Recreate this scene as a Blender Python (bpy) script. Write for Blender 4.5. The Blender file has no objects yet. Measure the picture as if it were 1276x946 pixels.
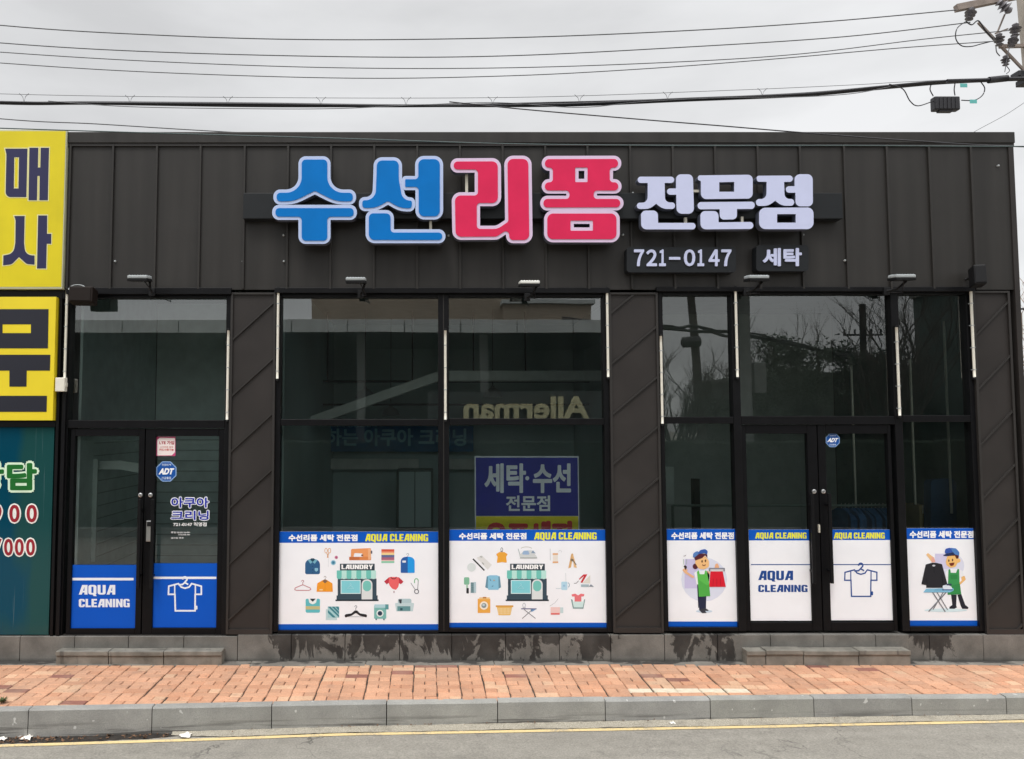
import bpy, bmesh, math, random
from math import radians, sin, cos, pi, tan, atan, hypot, atan2
from mathutils import Vector, Matrix
from mathutils.geometry import tessellate_polygon

random.seed(7)
SC = bpy.context.scene
COL = SC.collection

# ------------------------------------------------------------------ camera
F, CX, CY, W, H = 950.0, 530.0, 473.0, 1276.0, 946.0
PITCH = atan(57.0 / F)
CAM = Vector((0.0, -7.92, 2.382))
cd = bpy.data.cameras.new('camera')
cam = bpy.data.objects.new('camera', cd)
COL.objects.link(cam)
cam.location = CAM
cam.rotation_euler = (pi / 2 + PITCH, 0, 0)
cd.sensor_fit = 'HORIZONTAL'
cd.sensor_width = 36.0
cd.lens = F / W * 36.0
cd.shift_x = (W / 2 - CX) / W
cd.clip_end = 2000
SC.camera = cam

# ------------------------------------------------------------------ sky, sun, exposure
SUN = Vector((-0.22, -0.50, 1.0)).normalized()
wd = bpy.data.worlds.new('World'); SC.world = wd
wd.use_nodes = True
nt = wd.node_tree; N = nt.nodes; L = nt.links
N.clear()
out = N.new('ShaderNodeOutputWorld'); bg = N.new('ShaderNodeBackground')
sky = N.new('ShaderNodeTexSky'); sky.sky_type = 'NISHITA'; sky.sun_disc = False
sky.sun_elevation = math.asin(SUN.z); sky.sun_rotation = atan2(SUN.x, SUN.y)
tc = N.new('ShaderNodeTexCoord'); sep = N.new('ShaderNodeSeparateXYZ')
L.new(tc.outputs['Generated'], sep.inputs[0])
mra = N.new('ShaderNodeMapRange'); mra.inputs[1].default_value = 0.0; mra.inputs[2].default_value = 0.45
mra.inputs[3].default_value = 9.4; mra.inputs[4].default_value = 8.4
L.new(sep.outputs[2], mra.inputs[0])
mrb = N.new('ShaderNodeMapRange'); mrb.interpolation_type = 'SMOOTHSTEP'; mrb.inputs[1].default_value = 0.45; mrb.inputs[2].default_value = 1.0
mrb.inputs[3].default_value = 0.0; mrb.inputs[4].default_value = 24.0
L.new(sep.outputs[2], mrb.inputs[0])
mr = N.new('ShaderNodeMath'); mr.operation = 'ADD'; L.new(mra.outputs[0], mr.inputs[0]); L.new(mrb.outputs[0], mr.inputs[1])
mp = N.new('ShaderNodeMapping'); mp.inputs['Scale'].default_value = (1.6, 1.6, 5.0); mp.inputs['Location'].default_value = (0.35, 0.2, 0.4)
L.new(tc.outputs['Generated'], mp.inputs[0])
nz = N.new('ShaderNodeTexNoise'); nz.inputs['Scale'].default_value = 1.7; nz.inputs['Detail'].default_value = 6; nz.inputs['Roughness'].default_value = 0.5
L.new(mp.outputs[0], nz.inputs['Vector'])
mr2 = N.new('ShaderNodeMapRange'); mr2.inputs[1].default_value = 0.3; mr2.inputs[2].default_value = 0.7
mr2.inputs[3].default_value = 0.80; mr2.inputs[4].default_value = 1.08
L.new(nz.outputs[0], mr2.inputs[0])
mul = N.new('ShaderNodeMath'); mul.operation = 'MULTIPLY'
L.new(mr.outputs[0], mul.inputs[0]); L.new(mr2.outputs[0], mul.inputs[1])
cmb = N.new('ShaderNodeVectorMath'); cmb.operation = 'SCALE'; cmb.inputs[0].default_value = (0.985, 0.99, 1.0)
L.new(mul.outputs[0], cmb.inputs['Scale'])
mx = N.new('ShaderNodeMix'); mx.data_type = 'RGBA'; mx.inputs[0].default_value = 0.95
L.new(sky.outputs[0], mx.inputs[6]); L.new(cmb.outputs[0], mx.inputs[7])
L.new(mx.outputs[2], bg.inputs[0]); bg.inputs[1].default_value = 0.1
L.new(bg.outputs[0], out.inputs[0])

sd = bpy.data.lights.new('sun', 'SUN'); sd.energy = 1.5; sd.angle = radians(18); sd.color = (1.0, 0.975, 0.94)
sun = bpy.data.objects.new('sun', sd); COL.objects.link(sun)
sun.rotation_euler = (-SUN).to_track_quat('-Z', 'Y').to_euler(); sun.location = (0, 0, 30)

SC.view_settings.view_transform = 'Standard'; SC.view_settings.look = 'None'
SC.view_settings.exposure = 0.0; SC.view_settings.gamma = 1.0
SC.view_settings.use_curve_mapping = False
SC.cycles.max_bounces = 8; SC.cycles.transparent_max_bounces = 12
SC.cycles.use_denoising = True

# ------------------------------------------------------------------ measuring helpers (photo measurements -> metres on the real plane)
_f = Vector((0, cos(PITCH), sin(PITCH))); _u = Vector((0, -sin(PITCH), cos(PITCH))); _r = Vector((1, 0, 0))
def P(u, v, Y=0.0):
    d = _f + _r * ((u - CX) / F) + _u * ((CY - v) / F)
    return CAM + d * ((Y - CAM.y) / d.y)
def G(u, v, z=0.0):
    d = _f + _r * ((u - CX) / F) + _u * ((CY - v) / F)
    return CAM + d * ((z - CAM.z) / d.z)
def PX(u, v, Y=0.0): return P(u, v, Y).x
def PZ(v, Y=0.0): return P(CX, v, Y).z

# ------------------------------------------------------------------ materials
def lin(h):
    h = h.lstrip('#'); o = []
    for i in (0, 2, 4):
        c = int(h[i:i + 2], 16) / 255
        o.append(c / 12.92 if c <= 0.04045 else ((c + 0.055) / 1.055) ** 2.4)
    return tuple(o)
MATS = {}
def mat(name, col=(0.5, 0.5, 0.5), rough=0.6, metal=0.0, var=0.12, scale=6.0, bump=0.0, bscale=60.0, spec=0.5, stretch=None):
    if name in MATS: return MATS[name]
    if isinstance(col, str): col = lin(col)
    m = bpy.data.materials.new(name); m.use_nodes = True
    t = m.node_tree; n = t.nodes; l = t.links; b = n['Principled BSDF']
    b.inputs['Roughness'].default_value = rough; b.inputs['Metallic'].default_value = metal
    b.inputs['Specular IOR Level'].default_value = spec
    geo = n.new('ShaderNodeNewGeometry'); src = geo.outputs['Position']
    if stretch:
        mp_ = n.new('ShaderNodeMapping'); mp_.inputs['Scale'].default_value = stretch
        l.new(src, mp_.inputs[0]); src = mp_.outputs[0]
    noi = n.new('ShaderNodeTexNoise'); noi.inputs['Scale'].default_value = scale; noi.inputs['Detail'].default_value = 6
    l.new(src, noi.inputs['Vector'])
    r = n.new('ShaderNodeMapRange'); r.inputs[1].default_value = 0.25; r.inputs[2].default_value = 0.75
    r.inputs[3].default_value = 1 - var; r.inputs[4].default_value = 1 + var
    l.new(noi.outputs[0], r.inputs[0])
    vm = n.new('ShaderNodeVectorMath'); vm.operation = 'SCALE'; vm.inputs[0].default_value = col
    l.new(r.outputs[0], vm.inputs['Scale']); l.new(vm.outputs[0], b.inputs['Base Color'])
    if bump:
        n2 = n.new('ShaderNodeTexNoise'); n2.inputs['Scale'].default_value = bscale; n2.inputs['Detail'].default_value = 4
        l.new(geo.outputs['Position'], n2.inputs['Vector'])
        bp = n.new('ShaderNodeBump'); bp.inputs['Strength'].default_value = 1.0; bp.inputs['Distance'].default_value = bump
        l.new(n2.outputs[0], bp.inputs['Height']); l.new(bp.outputs[0], b.inputs['Normal'])
    MATS[name] = m
    return m

M_CLAD = mat('painted_metal_cladding', (0.0300, 0.0275, 0.0250), 0.45, 0, 0.26, 2.6, 0.006, 1.6, 0.35, stretch=(2.4, 1, 0.16))
M_PILLAR = mat('pillar_metal', (0.032, 0.0275, 0.0255), 0.48, 0, 0.22, 2.2, 0.005, 2.2, 0.35)
M_SEAM = mat('seam_metal', (0.026, 0.023, 0.021), 0.5, 0, 0.1, 5)
M_FRAME = mat('black_aluminium', (0.0055, 0.0055, 0.0065), 0.4, 0, 0.25, 8, spec=0.22)
M_LEAF = mat('door_aluminium', (0.0045, 0.0045, 0.0055), 0.45, 0, 0.25, 8, spec=0.18)
M_BEAM = mat('sign_beam_metal', (0.0135, 0.0155, 0.0175), 0.5, 0, 0.1, 6, spec=0.3)
M_BOARD = mat('sign_board_metal', (0.013, 0.015, 0.0175), 0.5, 0, 0.1, 6, spec=0.3)
M_WHITE = mat('acrylic_lavender', '#cdd2f0', 0.3, 0, 0.03, 9)
M_WHITEPINK = mat('acrylic_pinkish_white', '#e0c8e4', 0.3, 0, 0.03, 9)
M_WHITEBLUE = mat('acrylic_bluish_white', '#bccbee', 0.3, 0, 0.03, 9)
M_BLUE = mat('acrylic_blue', '#0474c4', 0.4, 0, 0.07, 5, spec=0.15)
M_RED = mat('acrylic_red', '#e02e5a', 0.4, 0, 0.06, 5, spec=0.15)
M_RETURN = mat('letter_return', (0.10, 0.11, 0.15), 0.5)
M_POST = mat('cream_post', '#d9d3c3', 0.5)
M_TUBE = mat('light_tube_plastic', '#e9e4d6', 0.35, 0, 0.06, 20)
M_LAMPTOP = mat('lamp_grey', '#aeb3b4', 0.45, 0, 0.1, 15)
M_LAMPDK = mat('lamp_dark', (0.011, 0.011, 0.012), 0.55, spec=0.25)
M_LAMPGLASS = mat('lamp_lens', (0.03, 0.03, 0.03), 0.15)
M_BROWN = mat('speaker_brown', (0.013, 0.008, 0.006), 0.6, spec=0.2)
M_SILVER = mat('steel', (0.55, 0.55, 0.55), 0.3, 0.9, 0.08)
M_PLYEL = mat('yellow_panel', '#e2cf0a', 0.4, 0, 0.10, 2.0)
M_PLYEL2 = mat('yellow_vinyl', '#f2da2a', 0.4, 0, 0.05, 3.0)
M_NAVY = mat('navy_vinyl', '#26254f', 0.4, 0, 0.05)
M_INK = mat('black_vinyl', '#22232e', 0.4, 0, 0.05)
M_KEY = mat('pale_outline_vinyl', '#e9e3a4', 0.4, 0, 0.05)
M_ALU = mat('pale_aluminium_edge', '#c9c9a8', 0.4, 0, 0.08)
M_CONC = mat('concrete_strip', (0.185, 0.172, 0.15), 0.85, 0, 0.55, 3.5, 0.004, 60)
M_WIRE = mat('cable_black', (0.018, 0.017, 0.021), 0.5)
M_WIREG = mat('cable_grey', (0.10, 0.10, 0.105), 0.5)
M_WIREGRN = mat('cable_greenish', (0.055, 0.085, 0.085), 0.5)
M_POLE = mat('pole_concrete', (0.38, 0.34, 0.29), 0.85, 0, 0.15, 4, 0.003, 50)
M_ARM = mat('crossarm_steel', (0.26, 0.21, 0.18), 0.7, 0, 0.25, 8)
M_INSUL = mat('insulator_ceramic', (0.16, 0.15, 0.16), 0.35)
M_TEALTAG = mat('teal_tag', (0.12, 0.45, 0.42), 0.5)
M_WALLIN = mat('interior_wall', (0.52, 0.64, 0.63), 0.8, 0, 0.1, 1)
M_FLOORIN = mat('interior_floor', (0.20, 0.21, 0.20), 0.6)
M_CEILIN = mat('interior_ceiling', (0.16, 0.19, 0.185), 0.9)
M_DARKIN = mat('interior_dark', (0.05, 0.055, 0.055), 0.8)
M_BARK = mat('bark', (0.07, 0.058, 0.05), 0.9, 0, 0.3, 12)
M_TWIG = mat('pale_twig', (0.42, 0.36, 0.30), 0.9, 0, 0.3, 12)
M_NEEDLE = mat('pine_needles', (0.035, 0.052, 0.032), 0.8, 0, 0.45, 1.6)
M_OPWALL = mat('opposite_wall', (0.18, 0.19, 0.18), 0.8, 0, 0.15, 1)
M_OPFASC = mat('opposite_fascia', (0.50, 0.52, 0.51), 0.6, 0, 0.08, 1)
M_TAN = mat('tan_stucco', (0.37, 0.30, 0.23), 0.85, 0, 0.12, 0.7)
M_DARKOP = mat('opposite_dark', (0.045, 0.05, 0.05), 0.8)
M_YLETTER = mat('gold_letters', (0.75, 0.70, 0.42), 0.4)
M_PAPER = mat('paper_scrap', '#eeeae2', 0.8, 0, 0.08, 30)
M_LEAFDRY = mat('dry_leaf', (0.16, 0.085, 0.045), 0.8, 0, 0.5, 14)
M_SOIL = mat('wet_soil', (0.026, 0.021, 0.017), 0.95, 0, 0.6, 14, 0.01, 40)
M_GROUND = mat('earth', (0.22, 0.20, 0.17), 0.95, 0, 0.3, 0.5, 0.01, 10)
M_CREAMPAVER = mat('cream_paver', (0.66, 0.58, 0.45), 0.85, 0, 0.14, 20, 0.002, 80)
M_WEED = mat('weed_leaf', (0.07, 0.09, 0.03), 0.8, 0, 0.3, 30)

PRINT = {}
def ink(h):
    if h not in PRINT: PRINT[h] = mat('print_ink_' + h.strip('#'), h, 0.4, 0, 0.035, 3, 0.003, 5, spec=0.22)
    return PRINT[h]

def glass_mat(name, tint, base):
    m = bpy.data.materials.new(name); m.use_nodes = True
    t = m.node_tree; n = t.nodes; l = t.links; n.clear()
    o = n.new('ShaderNodeOutputMaterial'); ms = n.new('ShaderNodeMixShader')
    tr = n.new('ShaderNodeBsdfTransparent'); gl = n.new('ShaderNodeBsdfGlossy')
    tr.inputs[0].default_value = (*tint, 1); gl.inputs['Roughness'].default_value = 0.0; gl.inputs[0].default_value = (0.97, 1.0, 0.99, 1)
    fr = n.new('ShaderNodeFresnel'); fr.inputs[0].default_value = 1.5
    ad = n.new('ShaderNodeMath'); ad.operation = 'ADD'; ad.inputs[1].default_value = base
    geo = n.new('ShaderNodeNewGeometry'); nz_ = n.new('ShaderNodeTexNoise'); nz_.inputs['Scale'].default_value = 0.9; nz_.inputs['Detail'].default_value = 1
    bp = n.new('ShaderNodeBump'); bp.inputs['Strength'].default_value = 1; bp.inputs['Distance'].default_value = 0.0011
    l.new(geo.outputs['Position'], nz_.inputs['Vector']); l.new(nz_.outputs[0], bp.inputs['Height'])
    l.new(bp.outputs[0], gl.inputs['Normal'])
    l.new(fr.outputs[0], ad.inputs[0]); l.new(ad.outputs[0], ms.inputs[0])
    # faint dust film on the pane, streaked vertically
    df = n.new('ShaderNodeBsdfDiffuse'); df.inputs[0].default_value = (0.42, 0.46, 0.44, 1)
    mp_ = n.new('ShaderNodeMapping'); mp_.inputs['Scale'].default_value = (2.5, 1, 1.6); l.new(geo.outputs['Position'], mp_.inputs[0])
    n3 = n.new('ShaderNodeTexNoise'); n3.inputs['Scale'].default_value = 1.2; n3.inputs['Detail'].default_value = 5; l.new(mp_.outputs[0], n3.inputs['Vector'])
    r3 = n.new('ShaderNodeMapRange'); r3.inputs[1].default_value = 0.35; r3.inputs[2].default_value = 0.8; r3.inputs[3].default_value = 0.006; r3.inputs[4].default_value = 0.016
    l.new(n3.outputs[0], r3.inputs[0])
    l.new(tr.outputs[0], ms.inputs[1]); l.new(gl.outputs[0], ms.inputs[2])
    m2 = n.new('ShaderNodeMixShader'); l.new(r3.outputs[0], m2.inputs[0]); l.new(ms.outputs[0], m2.inputs[1]); l.new(df.outputs[0], m2.inputs[2])
    l.new(m2.outputs[0], o.inputs[0])
    return m
M_GLASS = glass_mat('shop_glass', (0.84, 0.92, 0.90), 0.165)
M_GLASSLOW = glass_mat('shop_glass_clear', (0.84, 0.92, 0.91), 0.04)
M_GLASSR = glass_mat('shop_glass_darker', (0.76, 0.85, 0.82), 0.105)
M_GLASSRLOW = glass_mat('shop_glass_darker_clear', (0.76, 0.84, 0.82), 0.045)

def nodes_of(name):
    m = bpy.data.materials.new(name); m.use_nodes = True
    return m, m.node_tree.nodes, m.node_tree.links, m.node_tree.nodes['Principled BSDF']
def nd(n, t, **kw):
    x = n.new(t)
    for k, v in kw.items(): setattr(x, k, v)
    return x
def noise(n, l, src, scale, detail=6, rough=0.55, dist=0.0):
    x = n.new('ShaderNodeTexNoise'); x.inputs['Scale'].default_value = scale; x.inputs['Detail'].default_value = detail
    x.inputs['Roughness'].default_value = rough; x.inputs['Distortion'].default_value = dist
    l.new(src, x.inputs['Vector']); return x.outputs[0]
def rng(n, l, src, a, b, c, d):
    x = n.new('ShaderNodeMapRange'); x.inputs[1].default_value = a; x.inputs[2].default_value = b
    x.inputs[3].default_value = c; x.inputs[4].default_value = d; l.new(src, x.inputs[0]); return x.outputs[0]
def mth(n, l, op, a, b=None):
    x = n.new('ShaderNodeMath'); x.operation = op
    for i, s in enumerate((a, b)):
        if s is None: continue
        if isinstance(s, (int, float)): x.inputs[i].default_value = s
        else: l.new(s, x.inputs[i])
    return x.outputs[0]
def mixc(n, l, fac, a, b):
    x = n.new('ShaderNodeMix'); x.data_type = 'RGBA'
    if isinstance(fac, (int, float)): x.inputs[0].default_value = fac
    else: l.new(fac, x.inputs[0])
    for i, s in ((6, a), (7, b)):
        if isinstance(s, tuple): x.inputs[i].default_value = (*s, 1)
        else: l.new(s, x.inputs[i])
    return x.outputs[2]
def bumpn(n, l, b, h, dist):
    x = n.new('ShaderNodeBump'); x.inputs['Strength'].default_value = 1; x.inputs['Distance'].default_value = dist
    l.new(h, x.inputs['Height']); l.new(x.outputs[0], b.inputs['Normal'])

# stone plinth: grey granite with dark water runs under the windows
def stone_mat():
    m, n, l, b = nodes_of('plinth_granite')
    geo = n.new('ShaderNodeNewGeometry'); pos = geo.outputs['Position']
    sp = n.new('ShaderNodeSeparateXYZ'); l.new(pos, sp.inputs[0])
    fine = noise(n, l, pos, 90, 3); med = noise(n, l, pos, 5, 5)
    base = mixc(n, l, rng(n, l, med, 0.3, 0.7, 0, 1), (0.125, 0.12, 0.107), (0.23, 0.22, 0.198))
    base = mixc(n, l, rng(n, l, fine, 0.35, 0.7, 0, 0.35), base, (0.085, 0.083, 0.08))
    mp_ = n.new('ShaderNodeMapping'); mp_.inputs['Scale'].default_value = (4.4, 1, 2.5); l.new(pos, mp_.inputs[0])
    st = noise(n, l, mp_.outputs[0], 1.15, 9, 0.66, 0.6)
    # run-off zones along the wall (under the window sills), wetter towards the top where the water comes from
    z1 = mth(n, l, 'MULTIPLY', rng(n, l, sp.outputs[0], -1.75, -1.5, 0, 1), rng(n, l, sp.outputs[0], 1.85, 2.15, 1, 0))
    z2 = mth(n, l, 'MULTIPLY', rng(n, l, sp.outputs[0], 2.42, 2.55, 0, 1), rng(n, l, sp.outputs[0], 3.1, 3.3, 1, 0))
    z3 = mth(n, l, 'MULTIPLY', rng(n, l, sp.outputs[0], 4.8, 4.95, 0, 1), rng(n, l, sp.outputs[0], 5.4, 5.55, 1, 0))
    zone = mth(n, l, 'MAXIMUM', z1, mth(n, l, 'MAXIMUM', z2, z3))
    drive = mth(n, l, 'ADD', st, rng(n, l, sp.outputs[2], 0.0, 0.3, -0.05, 0.10))
    drive = mth(n, l, 'ADD', drive, rng(n, l, zone, 0, 1, -0.30, 0.0))
    wet = mth(n, l, 'MULTIPLY', rng(n, l, drive, 0.490, 0.520, 0, 1), rng(n, l, med, 0.3, 0.7, 1.0, 0.8))
    col = mixc(n, l, wet, base, (0.020, 0.019, 0.018))
    grime = rng(n, l, sp.outputs[2], 0.0, 0.035, 0.75, 0.0)
    col = mixc(n, l, grime, col, (0.05, 0.047, 0.042))
    l.new(col, b.inputs['Base Color']); l.new(rng(n, l, wet, 0, 1, 0.8, 0.6), b.inputs['Roughness'])
    bumpn(n, l, b, fine, 0.0015)
    return m
M_STONE = stone_mat()

def margin_mat():
    m, n, l, b = nodes_of('margin_concrete')
    geo = n.new('ShaderNodeNewGeometry'); pos = geo.outputs['Position']; sp = n.new('ShaderNodeSeparateXYZ'); l.new(pos, sp.inputs[0])
    med = noise(n, l, pos, 4, 6); fine = noise(n, l, pos, 60, 3)
    col = mixc(n, l, rng(n, l, med, 0.3, 0.7, 0, 1), (0.13, 0.12, 0.105), (0.25, 0.235, 0.205))
    mp_ = n.new('ShaderNodeMapping'); mp_.inputs['Scale'].default_value = (2.0, 4, 1); l.new(pos, mp_.inputs[0])
    d = mth(n, l, 'ADD', noise(n, l, mp_.outputs[0], 1.4, 6, 0.6), rng(n, l, sp.outputs[1], -0.2, -0.05, -0.1, 0.08))
    col = mixc(n, l, rng(n, l, d, 0.5, 0.56, 0, 0.9), col, (0.03, 0.028, 0.026))
    l.new(col, b.inputs['Base Color']); b.inputs['Roughness'].default_value = 0.85; bumpn(n, l, b, fine, 0.004)
    return m
M_MARGIN = margin_mat()
def step_mat():
    m, n, l, b = nodes_of('step_granite')
    geo = n.new('ShaderNodeNewGeometry'); pos = geo.outputs['Position']
    med = noise(n, l, pos, 6, 6); fine = noise(n, l, pos, 80, 3)
    mp_ = n.new('ShaderNodeMapping'); mp_.inputs['Scale'].default_value = (1, 1, 0.15); l.new(pos, mp_.inputs[0])
    crack = rng(n, l, noise(n, l, mp_.outputs[0], 12, 3), 0.30, 0.38, 0.6, 0)
    col = mixc(n, l, rng(n, l, med, 0.3, 0.7, 0, 1), (0.125, 0.118, 0.10), (0.27, 0.255, 0.22))
    col = mixc(n, l, crack, col, (0.06, 0.055, 0.05))
    l.new(col, b.inputs['Base Color']); b.inputs['Roughness'].default_value = 0.85; bumpn(n, l, b, fine, 0.002)
    return m
M_STEP = step_mat()

def kerb_mat():
    m, n, l, b = nodes_of('kerb_granite')
    geo = n.new('ShaderNodeNewGeometry'); pos = geo.outputs['Position']
    sp = n.new('ShaderNodeSeparateXYZ'); l.new(pos, sp.inputs[0])
    med = noise(n, l, pos, 3.5, 7, 0.6); fine = noise(n, l, pos, 120, 2)
    at = n.new('ShaderNodeAttribute'); at.attribute_name = 'tint'
    col = mixc(n, l, rng(n, l, med, 0.3, 0.7, 0, 1), (0.27, 0.265, 0.248), (0.395, 0.388, 0.362))
    col = mixc(n, l, rng(n, l, fine, 0.4, 0.7, 0, 0.35), col, (0.15, 0.155, 0.155))
    vm = n.new('ShaderNodeVectorMath'); vm.operation = 'MULTIPLY'; l.new(col, vm.inputs[0]); l.new(at.outputs['Color'], vm.inputs[1])
    chips = rng(n, l, noise(n, l, pos, 17, 1), 0.735, 0.75, 0, 1)
    col = mixc(n, l, chips, vm.outputs[0], (0.55, 0.54, 0.52))
    mp_ = n.new('ShaderNodeMapping'); mp_.inputs['Scale'].default_value = (0.5, 1, 14); l.new(pos, mp_.inputs[0])
    low = mth(n, l, 'MULTIPLY', rng(n, l, noise(n, l, mp_.outputs[0], 2.2, 5), 0.5, 0.6, 0, 1), rng(n, l, sp.outputs[2], -0.09, -0.17, 0, 0.85))
    col = mixc(n, l, low, col, (0.055, 0.05, 0.045))
    l.new(col, b.inputs['Base Color']); b.inputs['Roughness'].default_value = 0.85; bumpn(n, l, b, fine, 0.0025)
    return m
M_KERB = kerb_mat()

def brick_mat():
    m, n, l, b = nodes_of('paving_brick')
    geo = n.new('ShaderNodeNewGeometry'); pos = geo.outputs['Position']
    at = n.new('ShaderNodeAttribute'); at.attribute_name = 'tint'
    med = noise(n, l, pos, 2.2, 6, 0.6); fine = noise(n, l, pos, 70, 4, 0.6)
    v = mth(n, l, 'MULTIPLY', rng(n, l, med, 0.3, 0.7, 0.86, 1.1), rng(n, l, fine, 0.3, 0.7, 0.84, 1.12))
    vm = n.new('ShaderNodeVectorMath'); vm.operation = 'SCALE'; l.new(at.outputs['Color'], vm.inputs[0]); l.new(v, vm.inputs['Scale'])
    dust = rng(n, l, noise(n, l, pos, 1.3, 7, 0.65), 0.5, 0.72, 0, 0.5)
    col = mixc(n, l, dust, vm.outputs[0], (0.42, 0.30, 0.22))
    grime = rng(n, l, noise(n, l, pos, 3.1, 8, 0.7), 0.57, 0.70, 0, 0.45)
    col = mixc(n, l, grime, col, (0.23, 0.155, 0.115))
    spots = rng(n, l, noise(n, l, pos, 19, 2, 0.5), 0.70, 0.73, 0, 0.6)
    col = mixc(n, l, spots, col, (0.12, 0.09, 0.075))
    l.new(col, b.inputs['Base Color']); b.inputs['Roughness'].default_value = 0.9; bumpn(n, l, b, fine, 0.003)
    return m
M_BRICK = brick_mat()
M_JOINT = mat('paving_joint', (0.065, 0.05, 0.038), 0.95, 0, 0.4, 8)

def road_mat():
    m, n, l, b = nodes_of('asphalt')
    geo = n.new('ShaderNodeNewGeometry'); pos = geo.outputs['Position']
    sp = n.new('ShaderNodeSeparateXYZ'); l.new(pos, sp.inputs[0])
    fine = noise(n, l, pos, 62, 5, 0.75); med = noise(n, l, pos, 7, 6, 0.65); big = noise(n, l, pos, 0.8, 4)
    mp_ = n.new('ShaderNodeMapping'); mp_.inputs['Scale'].default_value = (0.25, 3, 1); l.new(pos, mp_.inputs[0])
    streak = noise(n, l, mp_.outputs[0], 2.0, 5)
    v = mth(n, l, 'MULTIPLY', rng(n, l, fine, 0.3, 0.7, 0.66, 1.3), rng(n, l, med, 0.3, 0.7, 0.88, 1.1))
    v = mth(n, l, 'MULTIPLY', v, rng(n, l, streak, 0.3, 0.7, 0.9, 1.1))
    vm = n.new('ShaderNodeVectorMath'); vm.operation = 'SCALE'; vm.inputs[0].default_value = (0.262, 0.245, 0.212); l.new(v, vm.inputs['Scale'])
    pale = rng(n, l, fine, 0.64, 0.70, 0, 0.5)
    vor = n.new('ShaderNodeTexVoronoi'); vor.feature = 'DISTANCE_TO_EDGE'; vor.inputs['Scale'].default_value = 0.55
    wv_ = n.new('ShaderNodeVectorMath'); wv_.operation = 'ADD'; nw = n.new('ShaderNodeTexNoise'); nw.inputs['Scale'].default_value = 3; nw.inputs['Detail'].default_value = 5
    l.new(pos, nw.inputs['Vector']); l.new(pos, wv_.inputs[0]); l.new(nw.outputs['Color'], wv_.inputs[1]); l.new(wv_.outputs[0], vor.inputs['Vector'])
    crack = mth(n, l, 'MULTIPLY', rng(n, l, vor.outputs['Distance'], 0.002, 0.008, 0.75, 0), rng(n, l, big, 0.45, 0.6, 0, 1))
    col = mixc(n, l, pale, vm.outputs[0], (0.42, 0.40, 0.37)); col = mixc(n, l, crack, col, (0.06, 0.055, 0.05))
    l.new(col, b.inputs['Base Color']); b.inputs['Roughness'].default_value = 0.9; bumpn(n, l, b, fine, 0.004)
    return m
M_ROAD = road_mat()
def gutter_mat():
    m, n, l, b = nodes_of('gutter_mortar')
    geo = n.new('ShaderNodeNewGeometry'); pos = geo.outputs['Position']
    fine = noise(n, l, pos, 110, 3, 0.7); med = noise(n, l, pos, 6, 6, 0.65)
    col = mixc(n, l, rng(n, l, fine, 0.35, 0.65, 0, 1), (0.24, 0.22, 0.175), (0.50, 0.455, 0.37))
    col = mixc(n, l, rng(n, l, med, 0.5, 0.75, 0, 0.7), col, (0.16, 0.145, 0.12))
    l.new(col, b.inputs['Base Color']); b.inputs['Roughness'].default_value = 0.95; bumpn(n, l, b, fine, 0.006)
    return m
M_GUTTER = gutter_mat()
def line_mat():
    m, n, l, b = nodes_of('yellow_road_paint')
    geo = n.new('ShaderNodeNewGeometry'); pos = geo.outputs['Position']
    fine = noise(n, l, pos, 60, 5, 0.7); med = noise(n, l, pos, 4, 5)
    worn = rng(n, l, mth(n, l, 'ADD', mth(n, l, 'MULTIPLY', fine, 0.6), mth(n, l, 'MULTIPLY', med, 0.4)), 0.50, 0.60, 0, 0.85)
    col = mixc(n, l, worn, (0.72, 0.55, 0.27), (0.34, 0.30, 0.24))
    l.new(col, b.inputs['Base Color']); b.inputs['Roughness'].default_value = 0.8
    return m
M_LINE = line_mat()
def teal_mat():
    m, n, l, b = nodes_of('teal_window_film')
    geo = n.new('ShaderNodeNewGeometry'); pos = geo.outputs['Position']
    sp = n.new('ShaderNodeSeparateXYZ'); l.new(pos, sp.inputs[0])
    mp_ = n.new('ShaderNodeMapping'); mp_.inputs['Scale'].default_value = (2.2, 1, 0.6); l.new(pos, mp_.inputs[0])
    a = noise(n, l, mp_.outputs[0], 1.3, 3, 0.4, 0.3)
    a = mth(n, l, 'ADD', a, rng(n, l, sp.outputs[0], -4.4, -3.95, 0.25, -0.25))
    col = mixc(n, l, rng(n, l, a, 0.42, 0.58, 0, 1), (0.014, 0.070, 0.070), (0.003, 0.058, 0.100))
    mp2 = n.new('ShaderNodeMapping'); mp2.inputs['Scale'].default_value = (22, 1, 0.5); l.new(pos, mp2.inputs[0])
    stk = rng(n, l, noise(n, l, mp2.outputs[0], 1.5, 4), 0.66, 0.74, 0, 0.45)
    col = mixc(n, l, stk, col, (0.16, 0.24, 0.25))
    l.new(col, b.inputs['Base Color']); b.inputs['Roughness'].default_value = 0.12; b.inputs['Specular IOR Level'].default_value = 0.25
    return m
M_TEAL = teal_mat()

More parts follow.
